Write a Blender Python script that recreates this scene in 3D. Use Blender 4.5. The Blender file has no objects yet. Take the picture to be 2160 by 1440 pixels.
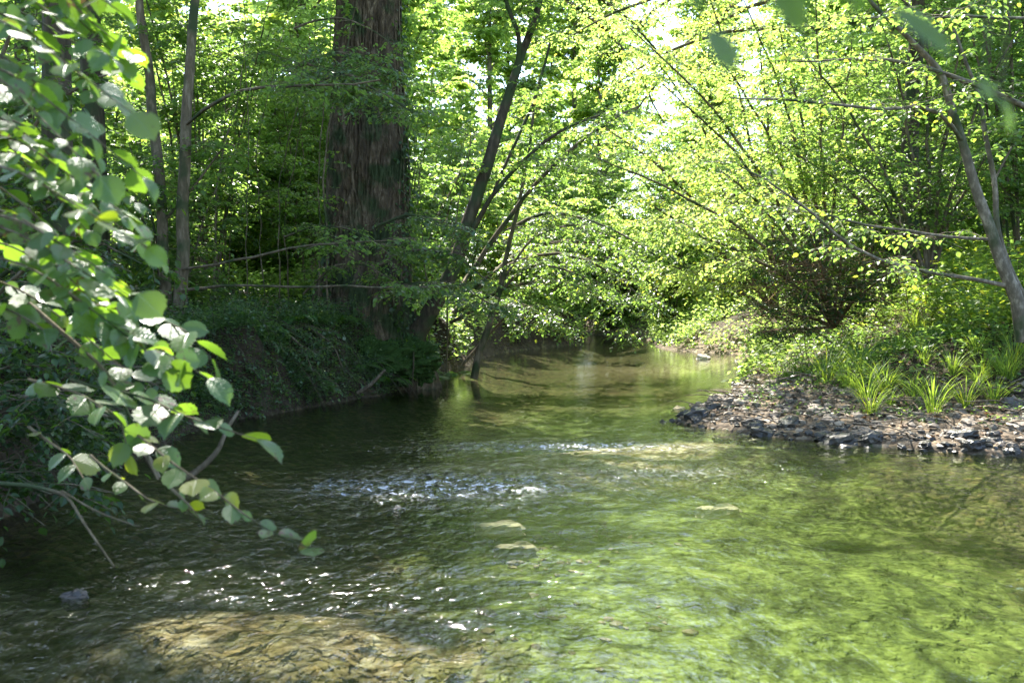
import bpy, math
import numpy as np
from mathutils import Vector, Matrix
R = math.radians
rng = np.random.default_rng(7)
sc = bpy.context.scene
COL = sc.collection

# ---------------------------------------------------------------- camera, sky, sun, exposure
F = 2100.0                      # focal length in pixels of a 2160 wide frame
CAMZ = 1.3
PITCH = math.atan(80 / F)
cam_d = bpy.data.cameras.new('camera'); cam = bpy.data.objects.new('camera', cam_d); COL.objects.link(cam)
cam_d.sensor_width = 36; cam_d.lens = 36 * F / 2160
cam.location = (0, 0, CAMZ); cam.rotation_euler = (math.pi / 2 - PITCH, 0, 0)
cam_d.clip_start = 0.05; cam_d.clip_end = 3000
cam_d.dof.use_dof = True; cam_d.dof.focus_distance = 12.0; cam_d.dof.aperture_fstop = 4.5
sc.camera = cam

SUN_AZ, SUN_EL = R(-16), R(54)      # azimuth measured from +Y towards +X
S = np.array([math.sin(SUN_AZ) * math.cos(SUN_EL), math.cos(SUN_AZ) * math.cos(SUN_EL), math.sin(SUN_EL)])
w = bpy.data.worlds.new('World'); sc.world = w; w.use_nodes = True
nt = w.node_tree; bg = nt.nodes['Background']
sky = nt.nodes.new('ShaderNodeTexSky'); sky.sky_type = 'NISHITA'; sky.sun_disc = False
sky.sun_elevation = SUN_EL; sky.sun_rotation = SUN_AZ
nt.links.new(sky.outputs[0], bg.inputs[0]); bg.inputs[1].default_value = 0.15
sd = bpy.data.lights.new('sun', 'SUN'); sd.energy = 5.0; sd.angle = R(0.5); sd.color = (1, .95, .86)
sun = bpy.data.objects.new('sun', sd); COL.objects.link(sun)
sun.rotation_euler = Vector(S).to_track_quat('Z', 'Y').to_euler()
sc.view_settings.view_transform = 'Standard'; sc.view_settings.look = 'None'
sc.view_settings.exposure = 2.3; sc.view_settings.gamma = 1
cy = sc.cycles
cy.max_bounces = 7; cy.diffuse_bounces = 4; cy.glossy_bounces = 3; cy.transmission_bounces = 4
cy.transparent_max_bounces = 8; cy.caustics_reflective = False; cy.caustics_refractive = False
cy.sample_clamp_indirect = 6; cy.use_denoising = True

# ---------------------------------------------------------------- numpy helpers
def at(px, py, Y):
    """world point on the view ray of a pixel of the 2160 x 1440 photograph, at world depth Y"""
    x, y, z = (px - 1080) / F, -(py - 720) / F, 1.0
    c, s = math.cos(PITCH), math.sin(PITCH)
    wy, wz = z * c + y * s, y * c - z * s
    k = Y / wy
    return np.array([x * k, Y, CAMZ + wz * k])

_perm = np.random.default_rng(3).permutation(512)
_perm = np.concatenate([_perm, _perm, _perm])
_grad = np.random.default_rng(4).normal(size=(512, 3)); _grad /= np.linalg.norm(_grad, axis=1)[:, None]
def noise3(p):
    p = np.asarray(p, float); i = np.floor(p).astype(int); f = p - i; u = f * f * f * (f * (f * 6 - 15) + 10)
    i &= 511; out = 0
    for dx in (0, 1):
        for dy in (0, 1):
            for dz in (0, 1):
                h = _perm[_perm[_perm[(i[..., 0] + dx) & 511] + ((i[..., 1] + dy) & 511)] + ((i[..., 2] + dz) & 511)]
                g = _grad[h]; d = f - np.array([dx, dy, dz])
                wgt = (u[..., 0] if dx else 1 - u[..., 0]) * (u[..., 1] if dy else 1 - u[..., 1]) * (u[..., 2] if dz else 1 - u[..., 2])
                out = out + wgt * (g * d).sum(-1)
    return out * 1.6
def fbm(p, o=4):
    p = np.asarray(p, float); a, r = 1.0, 0
    for _ in range(o):
        r = r + a * noise3(p); p = p * 2.03 + 17.3; a *= .5
    return r
def n2(x, y, s, seed=0, o=3):
    return fbm(np.stack([x * s, y * s, np.full_like(x, seed * 7.7)], -1), o)
def sm(a, b, x):
    t = np.clip((x - a) / (b - a), 0, 1); return t * t * (3 - 2 * t)
def nrm(v):
    return v / np.maximum(np.linalg.norm(v, axis=-1, keepdims=True), 1e-9)

class MB:
    """collects vertices and faces of one mesh"""
    def __init__(s): s.V, s.L, s.T, s.n, s.rnd, s.uv = [], [], [], 0, [], []
    def add(s, V, Fc, rnd=None, uv=None):
        V = np.asarray(V, np.float32).reshape(-1, 3); Fc = np.asarray(Fc, np.int64)
        if not len(V): return
        s.V.append(V); s.L.append((Fc + s.n).ravel()); s.T.append(np.full(len(Fc), Fc.shape[1])); s.n += len(V)
        s.rnd.append(np.zeros(len(V), np.float32) if rnd is None else np.asarray(rnd, np.float32).ravel())
        s.uv.append(np.zeros((len(V), 2), np.float32) if uv is None else np.asarray(uv, np.float32).reshape(-1, 2))
    def mesh(s, name, mat, smooth=False):
        m = bpy.data.meshes.new(name)
        if not s.V: return m
        V = np.concatenate(s.V); L = np.concatenate(s.L); T = np.concatenate(s.T)
        m.vertices.add(len(V)); m.vertices.foreach_set('co', V.ravel())
        m.loops.add(len(L)); m.loops.foreach_set('vertex_index', L.astype(np.int32))
        m.polygons.add(len(T)); m.polygons.foreach_set('loop_start', np.concatenate([[0], np.cumsum(T)[:-1]]).astype(np.int32))
        m.polygons.foreach_set('use_smooth', np.full(len(T), smooth))
        a = m.attributes.new('rnd', 'FLOAT', 'POINT'); a.data.foreach_set('value', np.concatenate(s.rnd))
        u = m.uv_layers.new(name='UVMap'); u.data.foreach_set('uv', np.concatenate(s.uv)[L].astype(np.float32).ravel())
        m.update(calc_edges=True); m.materials.append(mat)
        return m

def tag(o, label=None, cat=None, group=None, kind=None):
    if label: o['label'] = label
    if cat: o['category'] = cat
    if group: o['group'] = group
    if kind: o['kind'] = kind
    return o
def link(name, mesh, parent=None):
    o = bpy.data.objects.new(name, mesh); COL.objects.link(o)
    if parent is not None: o.parent = parent
    return o
def thing(name, label, cat, loc=(0, 0, 0), rz=0, group=None, scale=1):
    o = bpy.data.objects.new(name, None); COL.objects.link(o)
    o.empty_display_size = .2
    o.location = loc; o.rotation_euler = (0, 0, rz); o.scale = (scale,) * 3 if np.isscalar(scale) else scale
    return tag(o, label, cat, group)
def dup(root, loc, rz, scale=1, label=None, group=None, rot=None):
    r = root.copy(); COL.objects.link(r); r.location = loc; r.rotation_euler = rot or (0, 0, rz)
    r.scale = (scale,) * 3 if np.isscalar(scale) else scale
    if label: r['label'] = label
    if group: r['group'] = group
    for ch in root.children:
        c = ch.copy(); COL.objects.link(c); c.parent = r
        for g in ch.children:
            d = g.copy(); COL.objects.link(d); d.parent = c
    return r

# ---------------------------------------------------------------- materials
def mat(name):
    m = bpy.data.materials.new(name); m.use_nodes = True
    t = m.node_tree; t.nodes.clear()
    o = t.nodes.new('ShaderNodeOutputMaterial')
    return m, t, o
def N(t, typ, **kw):
    n = t.nodes.new(typ)
    for k, v in kw.items():
        if k.startswith('i_'): n.inputs[int(k[2:]) if k[2:].isdigit() else k[2:].replace('_', ' ')].default_value = v
        else: setattr(n, k, v)
    return n
def ramp(t, stops, fac):
    n = t.nodes.new('ShaderNodeValToRGB'); e = n.color_ramp.elements
    while len(e) > 1: e.remove(e[-1])
    e[0].position, e[0].color = stops[0][0], (*stops[0][1], 1)
    for p, c in stops[1:]:
        q = e.new(p); q.color = (*c, 1)
    t.links.new(fac, n.inputs[0]); return n.outputs[0]

def leaf_mat(name, dark, light, tr, rough=.42, spec=.5, tfac=.5, veins=False):
    m, t, o = mat(name); L = t.links.new
    at_ = N(t, 'ShaderNodeAttribute', attribute_name='rnd'); oi = N(t, 'ShaderNodeObjectInfo')
    ad = N(t, 'ShaderNodeMath', operation='MULTIPLY_ADD', i_1=.25); L(oi.outputs['Random'], ad.inputs[0]); L(at_.outputs['Fac'], ad.inputs[2])
    yel = tuple(min(1, c * k) for c, k in zip(light, (2.6, 1.5, .8)))
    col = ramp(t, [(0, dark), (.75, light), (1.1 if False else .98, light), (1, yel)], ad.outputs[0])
    ytr = (tr[0] * 1.7, tr[1] * 1.15, tr[2] * .6)
    tcol = ramp(t, [(0, tuple(c * .7 for c in tr)), (.8, tr), (1, ytr)], ad.outputs[0])
    p = N(t, 'ShaderNodeBsdfPrincipled'); p.inputs['Roughness'].default_value = rough
    p.inputs['Specular IOR Level'].default_value = spec
    tl = N(t, 'ShaderNodeBsdfTranslucent'); mx = N(t, 'ShaderNodeMixShader', i_0=tfac)
    if veins:
        uv = N(t, 'ShaderNodeUVMap'); sp = N(t, 'ShaderNodeSeparateXYZ'); L(uv.outputs[0], sp.inputs[0])
        ab = N(t, 'ShaderNodeMath', operation='ABSOLUTE'); L(sp.outputs[0], ab.inputs[0])
        # side veins: run outwards and forwards from the midrib
        q = N(t, 'ShaderNodeMath', operation='MULTIPLY_ADD', i_1=-.75); L(ab.outputs[0], q.inputs[0]); L(sp.outputs[1], q.inputs[2])
        k = N(t, 'ShaderNodeMath', operation='MULTIPLY', i_1=8.5); L(q.outputs[0], k.inputs[0])
        fr = N(t, 'ShaderNodeMath', operation='PINGPONG', i_1=.5); L(k.outputs[0], fr.inputs[0])
        v1 = N(t, 'ShaderNodeMapRange', i_1=0.0, i_2=.16, i_3=1.0, i_4=0.0); L(fr.outputs[0], v1.inputs[0])
        v2 = N(t, 'ShaderNodeMapRange', i_1=0.0, i_2=.03, i_3=1.0, i_4=0.0); L(ab.outputs[0], v2.inputs[0])
        mxv = N(t, 'ShaderNodeMath', operation='MAXIMUM'); L(v1.outputs[0], mxv.inputs[0]); L(v2.outputs[0], mxv.inputs[1])
        ns = N(t, 'ShaderNodeTexNoise', i_Scale=60.0)
        hs = N(t, 'ShaderNodeMath', operation='MULTIPLY_ADD', i_1=-.6); L(mxv.outputs[0], hs.inputs[0]); L(ns.outputs[0], hs.inputs[2])
        bm = N(t, 'ShaderNodeBump', i_Strength=.5, i_Distance=.004); L(hs.outputs[0], bm.inputs['Height'])
        L(bm.outputs[0], p.inputs['Normal'])
        mc = N(t, 'ShaderNodeMix', data_type='RGBA'); sc_ = N(t, 'ShaderNodeMath', operation='MULTIPLY', i_1=.35); L(mxv.outputs[0], sc_.inputs[0])
        L(sc_.outputs[0], mc.inputs[0]); L(col, mc.inputs[6]); mc.inputs[7].default_value = (.22, .32, .1, 1); col = mc.outputs[2]
        mt = N(t, 'ShaderNodeMix', data_type='RGBA', blend_type='MULTIPLY'); L(sc_.outputs[0], mt.inputs[0]); L(tcol, mt.inputs[6]); mt.inputs[7].default_value = (.3, .4, .3, 1); tcol = mt.outputs[2]
    if veins:
        ng = N(t, 'ShaderNodeTexNoise', i_Scale=95.0, i_Detail=3.0); nh = N(t, 'ShaderNodeTexNoise', i_Scale=7.0); ms = N(t, 'ShaderNodeMath', operation='MULTIPLY'); L(ng.outputs[0], ms.inputs[0]); L(nh.outputs[0], ms.inputs[1])
        bf = N(t, 'ShaderNodeMapRange', i_1=.34, i_2=.38); L(ms.outputs[0], bf.inputs[0])
        for q_ in (0, 1):
            mb2 = N(t, 'ShaderNodeMix', data_type='RGBA'); L(bf.outputs[0], mb2.inputs[0]); L(tcol if q_ else col, mb2.inputs[6]); mb2.inputs[7].default_value = (.12, .075, .03, 1)
            if q_: tcol = mb2.outputs[2]
            else: col = mb2.outputs[2]
    L(col, p.inputs['Base Color']); L(tcol, tl.inputs[0])
    L(p.outputs[0], mx.inputs[1]); L(tl.outputs[0], mx.inputs[2]); L(mx.outputs[0], o.inputs[0])
    return m
M_far = leaf_mat('leaf_far', (.075, .14, .02), (.14, .23, .04), (.50, .70, .14), tfac=.6)  # sunlit glow of the far foliage put into this brighter leaf colour
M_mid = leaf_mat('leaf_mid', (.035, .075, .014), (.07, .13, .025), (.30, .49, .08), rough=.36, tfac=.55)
M_hazel = leaf_mat('leaf_hazel', (.035, .08, .02), (.06, .12, .03), (.26, .46, .03), rough=.34, spec=.8, veins=True)
M_cool = leaf_mat('leaf_cool', (.035, .075, .03), (.065, .12, .05), (.26, .44, .07), rough=.3, spec=.8)
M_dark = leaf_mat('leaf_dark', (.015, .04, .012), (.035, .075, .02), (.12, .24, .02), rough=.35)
M_grass = leaf_mat('grass_blade', (.07, .13, .018), (.13, .22, .03), (.36, .52, .05), rough=.45)
M_fern = leaf_mat('fern_leaf', (.03, .08, .014), (.05, .12, .02), (.2, .4, .03), rough=.5)
M_dead = leaf_mat('dead_leaf', (.09, .05, .025), (.22, .13, .06), (.2, .1, .04), rough=.7, tfac=.25)

def bark_mat(name, c1, c2, moss=0., scale=9, stretch=.18, bump=.6, dist=.03, mossc=(.035, .05, .018)):
    m, t, o = mat(name); L = t.links.new
    tc = N(t, 'ShaderNodeTexCoord'); mp = N(t, 'ShaderNodeMapping'); mp.inputs['Scale'].default_value = (1, 1, stretch); L(tc.outputs['Object'], mp.inputs[0])
    n1 = N(t, 'ShaderNodeTexNoise', i_Scale=float(scale), i_Detail=6.0, i_Roughness=.65); L(mp.outputs[0], n1.inputs[0])
    n2_ = N(t, 'ShaderNodeTexNoise', i_Scale=float(scale) * 3.5, i_Detail=4.0); L(mp.outputs[0], n2_.inputs[0])
    col = ramp(t, [(.32, tuple(c * .55 for c in c1)), (.5, c1), (.68, c2)], n1.outputs[0])
    if moss > 0:
        n3 = N(t, 'ShaderNodeTexNoise', i_Scale=2.2, i_Detail=5.0); L(tc.outputs['Object'], n3.inputs[0])
        f = ramp(t, [(max(0, .62 - moss * .4), (0, 0, 0)), (max(.02, .72 - moss * .4), (1, 1, 1))], n3.outputs[0])
        mc = N(t, 'ShaderNodeMix', data_type='RGBA'); L(f, mc.inputs[0]); L(col, mc.inputs[6]); mc.inputs[7].default_value = (*mossc, 1); col = mc.outputs[2]
    p = N(t, 'ShaderNodeBsdfPrincipled'); p.inputs['Roughness'].default_value = .85; p.inputs['Specular IOR Level'].default_value = .25
    ad = N(t, 'ShaderNodeMath', operation='ADD'); L(n1.outputs[0], ad.inputs[0]); L(n2_.outputs[0], ad.inputs[1])
    b = N(t, 'ShaderNodeBump', i_Strength=bump, i_Distance=dist); L(ad.outputs[0], b.inputs['Height']); L(b.outputs[0], p.inputs['Normal'])
    L(col, p.inputs['Base Color']); L(p.outputs[0], o.inputs[0]); return m
M_bark = bark_mat('old_bark', (.08, .058, .034), (.19, .145, .092), moss=.32, scale=11, stretch=.3, bump=.9, dist=.05)
M_moss = bark_mat('mossy_root', (.03, .05, .012), (.06, .09, .02), moss=.9, scale=14, stretch=1, bump=.9, dist=.03, mossc=(.025, .055, .008))
M_stem = bark_mat('hazel_bark', (.11, .085, .05), (.2, .16, .11), moss=.3, scale=18, stretch=.25, bump=.4, dist=.01)
M_pale = bark_mat('pale_bark', (.12, .10, .07), (.29, .25, .19), moss=.18, scale=16, stretch=.5, bump=.4, dist=.01)
M_darkbark = bark_mat('dark_bark', (.05, .038, .022), (.11, .085, .055), moss=.35, scale=14, stretch=.2, bump=.6, dist=.02)
M_twig = bark_mat('dry_twig', (.16, .12, .08), (.34, .28, .21), scale=30, stretch=.3, bump=.3, dist=.005)
M_brown = bark_mat('brown_twig', (.13, .08, .035), (.26, .17, .08), scale=30, stretch=.3, bump=.3, dist=.005)

def stone_mat(name, c1, c2, rough=.7, scale=5.):
    m, t, o = mat(name); L = t.links.new
    tc = N(t, 'ShaderNodeTexCoord'); oi = N(t, 'ShaderNodeObjectInfo')
    at_ = N(t, 'ShaderNodeAttribute', attribute_name='rnd')
    n1 = N(t, 'ShaderNodeTexNoise', i_Scale=scale, i_Detail=6.0, i_Roughness=.6); L(tc.outputs['Object'], n1.inputs[0])
    col = ramp(t, [(.3, c1), (.7, c2)], n1.outputs[0])
    hs = N(t, 'ShaderNodeHueSaturation'); ad = N(t, 'ShaderNodeMath', operation='ADD'); L(oi.outputs['Random'], ad.inputs[0]); L(at_.outputs['Fac'], ad.inputs[1])
    mr = N(t, 'ShaderNodeMapRange', i_3=.55, i_4=1.35); fr = N(t, 'ShaderNodeMath', operation='FRACT'); L(ad.outputs[0], fr.inputs[0]); L(fr.outputs[0], mr.inputs[0]); L(mr.outputs[0], hs.inputs['Value']); L(col, hs.inputs['Color'])
    p = N(t, 'ShaderNodeBsdfPrincipled'); p.inputs['Roughness'].default_value = rough
    b = N(t, 'ShaderNodeBump', i_Strength=.5, i_Distance=.01); L(n1.outputs[0], b.inputs['Height']); L(b.outputs[0], p.inputs['Normal'])
    L(hs.outputs[0], p.inputs['Base Color']); L(p.outputs[0], o.inputs[0]); return m
M_stone_wet = stone_mat('wet_stone', (.02, .017, .013), (.06, .05, .037), rough=.42)
M_stone_dry = stone_mat('dry_stone', (.07, .052, .036), (.22, .175, .125))
M_stone_pale = stone_mat('pale_stone', (.40, .36, .30), (.62, .57, .5))
M_stone_yel = stone_mat('ochre_stone', (.42, .30, .13), (.62, .48, .24))

# ---------------------------------------------------------------- river plan and terrain
LB = [(-3.8, -30), (-3.6, -12), (-3.4, 0), (-3.2, 4), (-3.1, 6.1), (-3.1, 7.4), (-3.16, 9.1), (-3.1, 11.0), (-2.6, 12.1), (-2.1, 13.3),
      (-1.65, 14.6), (-1.75, 16.0), (-1.9, 17.2), (-1.5, 18.8), (-.96, 20.2), (-.7, 23), (-.3, 26), (1.2, 29.5), (2.4, 32), (2.2, 35), (0, 39), (-6, 42), (-16, 44), (-30, 44)]
RB = [(-30, 48), (-16, 48), (-5, 47), (2.5, 43.5), (5, 38), (4.6, 33), (4.3, 30), (4.3, 27.8), (5.0, 26.4), (5.9, 25.2), (5.3, 22), (4.0, 17.5), (3.05, 14), (1.95, 11.6),
      (1.7, 10.9), (1.9, 10.4), (2.4, 9.75), (2.9, 9.3), (3.5, 8.8), (4.3, 8.3), (6, 7.5), (7, 5), (7, 0), (6.5, -12), (6.5, -30)]
POLY = np.array(LB + RB, float)
def river_sd(x, y):
    """signed distance to the river outline, negative inside"""
    x = np.asarray(x, float); y = np.asarray(y, float); sh = x.shape
    x = x.ravel() + .12 * n2(x.ravel(), y.ravel(), 1.3, 5, 2); y = y.ravel()
    d2 = np.full(x.shape, 1e9); inside = np.zeros(x.shape, bool)
    for (ax, ay), (bx, by) in zip(POLY, np.roll(POLY, -1, 0)):
        ex, ey = bx - ax, by - ay
        t = np.clip(((x - ax) * ex + (y - ay) * ey) / (ex * ex + ey * ey), 0, 1)
        d2 = np.minimum(d2, (x - ax - t * ex) ** 2 + (y - ay - t * ey) ** 2)
        c = ((ay > y) != (by > y))
        with np.errstate(divide='ignore', invalid='ignore'):
            inside ^= c & (x < ex * (y - ay) / (ey if ey else 1e-9) + ax)
    d = np.sqrt(d2); return np.where(inside, -d, d).reshape(sh)
RC = np.array([(-30, 1.5), (0, 1.8), (8, .5), (11, -.3), (14, .5), (18, 1.1), (24, 2.2), (28, 2.7), (32, 3.6), (38, 2.2), (44, 0)])
def rightside(x, y): return x > np.interp(y, RC[:, 0], RC[:, 1])
def height(x, y, fine=True):
    x = np.asarray(x, float); y = np.asarray(y, float)
    d = river_sd(x, y); o = np.maximum(d, 0)
    e_ = .75 + .45 * n2(x, y, 1.1, 55, 2); left = 1.0 * sm(0, 1, o / np.maximum(e_, .3)) + .28 * sm(.6, 3, o)
    right = .26 * sm(0, 1.5, o) + .95 * sm(1.1, 4.6, o)
    right = np.where(y > 12, right + sm(12, 16, y) * .5 * sm(.3, 1.6, o) * (1 - sm(3, 6, o)), right)
    z = np.where(rightside(x, y), right, left)
    far = sm(4, 40, o) * 2.2
    z = z + far
    n = n2(x, y, .55, 1, 3) * .16 + n2(x, y, 2.2, 2, 3) * .05
    z = z + n * sm(0.1, 1.6, o)
    if fine: z = z + (n2(x, y, 7., 3, 2) * .022) * sm(.0, .5, o)
    dep = -.08 - .28 * sm(0, 1.6, -d) + .05 * n2(x, y, 1.2, 4, 3) + .02 * n2(x, y, 5, 6, 2)
    sh = np.exp(-((x - .5) / 1.6) ** 2 - ((y - 9.4) / .8) ** 2) * .2 + np.exp(-((x + 1.2) / 1.3) ** 2 - ((y - 4.5) / .7) ** 2) * .18
    zin = np.minimum(dep + sh * sm(0, .6, -d), -.02)
    lip = sm(0, .12, o) * .05
    return np.where(d < 0, zin, z + lip)
def H(x, y): return float(height(np.array([x]), np.array([y]))[0])

def axis_coords(lo, hi, fine, step, grow):
    c = list(np.arange(fine[0], fine[1] + 1e-6, step)); s = step
    while c[-1] < hi: s *= grow; c.append(c[-1] + s)
    s = step
    while c[0] > lo: s *= grow; c.insert(0, c[0] - s)
    return np.array(c)
def grid_mesh(xs, ys, zf):
    X, Y = np.meshgrid(xs, ys); Z = zf(X, Y)
    V = np.stack([X, Y, Z], -1).reshape(-1, 3); nx, ny = len(xs), len(ys)
    i = (np.arange(ny - 1)[:, None] * nx + np.arange(nx - 1)[None]).ravel()
    return V, np.stack([i, i + 1, i + nx + 1, i + nx], 1), X, Y
gx = axis_coords(-500, 500, (-6, 8), .06, 1.06); gy = axis_coords(-150, 900, (2.5, 20), .06, 1.035)
V, Fc, X, Y = grid_mesh(gx, gy, lambda x, y: height(x, y))
mb = MB(); mb.add(V, Fc)
m, t, o = mat('ground'); L = t.links.new
tc = N(t, 'ShaderNodeTexCoord')
at_g = N(t, 'ShaderNodeAttribute', attribute_name='gravel'); at_a = N(t, 'ShaderNodeAttribute', attribute_name='algae_shade'); at_m = N(t, 'ShaderNodeAttribute', attribute_name='meadow')
n1 = N(t, 'ShaderNodeTexNoise', i_Scale=6.0, i_Detail=8.0, i_Roughness=.7); L(tc.outputs['Object'], n1.inputs[0])
vo = N(t, 'ShaderNodeTexVoronoi', i_Scale=16.0); L(tc.outputs['Object'], vo.inputs[0])
soil = ramp(t, [(.3, (.012, .008, .005)), (.55, (.035, .024, .013)), (.75, (.03, .05, .012))], n1.outputs[0])
hsv = N(t, 'ShaderNodeSeparateColor'); L(vo.outputs['Color'], hsv.inputs[0])
gravel = ramp(t, [(0, (.035, .026, .016)), (.5, (.085, .062, .04)), (.8, (.15, .12, .085)), (1, (.22, .15, .08))], hsv.outputs[0])
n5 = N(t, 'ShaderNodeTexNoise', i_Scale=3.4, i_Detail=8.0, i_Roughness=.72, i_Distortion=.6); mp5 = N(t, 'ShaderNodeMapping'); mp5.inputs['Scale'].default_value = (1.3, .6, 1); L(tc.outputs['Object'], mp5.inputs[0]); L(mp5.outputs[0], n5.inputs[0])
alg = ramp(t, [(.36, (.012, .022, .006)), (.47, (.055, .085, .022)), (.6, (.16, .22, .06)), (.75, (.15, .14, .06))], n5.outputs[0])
mx1 = N(t, 'ShaderNodeMix', data_type='RGBA'); L(at_g.outputs['Fac'], mx1.inputs[0]); L(soil, mx1.inputs[6]); L(gravel, mx1.inputs[7])
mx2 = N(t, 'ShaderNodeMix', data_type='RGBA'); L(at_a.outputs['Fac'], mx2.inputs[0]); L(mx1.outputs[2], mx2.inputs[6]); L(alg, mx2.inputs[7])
mx3 = N(t, 'ShaderNodeMix', data_type='RGBA'); L(at_m.outputs['Fac'], mx3.inputs[0]); L(mx2.outputs[2], mx3.inputs[6]); mx3.inputs[7].default_value = (.13, .2, .03, 1)
p = N(t, 'ShaderNodeBsdfPrincipled'); p.inputs['Roughness'].default_value = .9; p.inputs['Specular IOR Level'].default_value = .2
b = N(t, 'ShaderNodeBump', i_Strength=.7, i_Distance=.04); ad = N(t, 'ShaderNodeMath', operation='MULTIPLY_ADD', i_1=-1.0); L(vo.outputs['Distance'], ad.inputs[0]); L(n1.outputs[0], ad.inputs[2]); L(ad.outputs[0], b.inputs['Height']); L(b.outputs[0], p.inputs['Normal'])
at_s = N(t, 'ShaderNodeAttribute', attribute_name='sand'); n6 = N(t, 'ShaderNodeTexNoise', i_Scale=9.0, i_Detail=5.0); L(tc.outputs['Object'], n6.inputs[0])
sandc = ramp(t, [(.35, (.14, .095, .055)), (.5, (.34, .27, .19)), (.62, (.6, .54, .46))], n6.outputs[0])
mx4 = N(t, 'ShaderNodeMix', data_type='RGBA'); L(at_s.outputs['Fac'], mx4.inputs[0]); L(mx3.outputs[2], mx4.inputs[6]); L(sandc, mx4.inputs[7])
L(mx4.outputs[2], p.inputs['Base Color']); L(p.outputs[0], o.inputs[0])
gm = mb.mesh('ground', m, True)
dd = river_sd(X, Y); rs = rightside(X, Y)
grav = np.where(dd < 0, 1.0, np.where(rs, 1 - sm(1.2, 2.2, dd + .3 * n2(X, Y, 1., 9) + .5 * sm(11.5, 13.5, Y)), .25 * (1 - sm(0, .4, dd))))
alga_shade = np.where(dd < 0, sm(-1.1, .2, X + .25 * (6 - Y) * 0 + .5 * n2(X, Y, .7, 11)) * (1 - np.exp(-((X - .4) / 1.5) ** 2 - ((Y - 8.95) / .55) ** 2)), 0.) * (1 - .7 * sm(13, 17, Y)) * (1 - .6 * sm(2.3, 3.6, X + .4 * n2(X, Y, .8, 70)) * (Y < 9))  # algae cover, thinned at the near right to paint in a dark reflection
alga_shade = np.where(dd < 0, np.maximum(alga_shade, .25), 0)
mead = sm(14, 22, dd + 3 * n2(X, Y, .1, 12))
sand = np.where(dd < 0, np.clip(1.8 * np.exp(-((X - .5) / 1.4) ** 2 - ((Y - 9.5) / .45) ** 2) + .6 * sm(-.25, .35, n2(X, Y, 1.8, 88, 4) + .25) * np.exp(-((X + 1.1) / 1.1) ** 2 - ((Y - 4.5) / .5) ** 2) + .8 * np.exp(-((X - 5) / 2.5) ** 2 - ((Y - 24.5) / 1.8) ** 2) + .35 * np.exp(-((X - .2) / 1) ** 2 - ((Y - 12) / .5) ** 2), 0, 1), 0)
for nm, a in (('sand', sand), ('gravel', grav), ('algae_shade', alga_shade), ('meadow', mead)):
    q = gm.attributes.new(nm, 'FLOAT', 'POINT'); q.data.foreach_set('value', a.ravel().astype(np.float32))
tag(link('ground', gm), kind='structure')

# ---------------------------------------------------------------- water
def rapid(x, y):
    g = lambda cx, cy, rx, ry: np.exp(-((x - cx) / rx) ** 2 - ((y - cy) / ry) ** 2)
    return np.clip(1.0 * g(-.6, 7.0, 1.2, .6) + 1.05 * g(.6, 9.0, 1.5, .4) + .6 * g(1.3, 7.6, 1.4, .6) + .5 * g(-1.2, 4.2, 1.5, .8) + .5 * g(-2, 5.5, 1, .8), 0, 1)
def wave(x, y):
    wx = x + .3 * n2(x, y, .6, 30, 2); a = .55 + 1.0 * rapid(x, y); a = a * (1 - .93 * sm(9.5, 13, y))
    rd = 1 - 2.2 * np.abs(noise3(np.stack([wx * 3.4, y * 2.6, wx * 0 + 5], -1)))
    return a * (.006 * rd + .010 * n2(wx, y * 1.2, 1.6, 21, 2) + .009 * n2(wx, y * .8, 4.6, 22, 2) + .0065 * n2(wx, y * .75, 11, 23, 2))
wx_ = axis_coords(-34, 8.5, (-4, 7), .035, 1.08); wx_ = wx_[wx_ < 9.5]; wy_ = axis_coords(-28, 52, (2.6, 13), .035, 1.03)
V, Fc, X, Y = grid_mesh(wx_, wy_, wave)
mb = MB(); mb.add(V, Fc, rnd=np.clip(rapid(X, Y) + .32 - .25 * sm(9.5, 14, Y) + .06 * n2(X, Y, .7, 60, 2), .015, 1.3))
m, t, o = mat('stream_water'); L = t.links.new
tc = N(t, 'ShaderNodeTexCoord'); ra = N(t, 'ShaderNodeAttribute', attribute_name='rnd')
mp = N(t, 'ShaderNodeMapping'); mp.inputs['Scale'].default_value = (1.25, .8, 1); L(tc.outputs['Object'], mp.inputs[0])
na = N(t, 'ShaderNodeTexNoise', i_Scale=9.0, i_Detail=3.0, i_Distortion=.6); L(mp.outputs[0], na.inputs[0])
nb = N(t, 'ShaderNodeTexNoise', i_Scale=34.0, i_Detail=2.0, i_Distortion=.4); L(mp.outputs[0], nb.inputs[0])
amp = N(t, 'ShaderNodeMath', operation='MULTIPLY_ADD', i_1=1.5, i_2=.0); L(ra.outputs['Fac'], amp.inputs[0])
b1 = N(t, 'ShaderNodeBump', i_Distance=.03); L(na.outputs[0], b1.inputs['Height']); L(amp.outputs[0], b1.inputs['Strength'])
b2 = N(t, 'ShaderNodeBump', i_Distance=.008); L(nb.outputs[0], b2.inputs['Height']); L(amp.outputs[0], b2.inputs['Strength']); L(b1.outputs[0], b2.inputs['Normal'])
fr = N(t, 'ShaderNodeFresnel', i_IOR=1.5); L(b2.outputs[0], fr.inputs['Normal'])
gl = N(t, 'ShaderNodeBsdfGlossy'); gl.inputs['Roughness'].default_value = .06; L(b2.outputs[0], gl.inputs['Normal'])
tr = N(t, 'ShaderNodeBsdfTransparent'); tr.inputs[0].default_value = (.83, .85, .70, 1)
mk = N(t, 'ShaderNodeMixShader', i_0=.10); df = N(t, 'ShaderNodeBsdfDiffuse'); df.inputs[0].default_value = (.05, .07, .015, 1); L(b1.outputs[0], df.inputs[1])
L(tr.outputs[0], mk.inputs[1]); L(df.outputs[0], mk.inputs[2])
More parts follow.
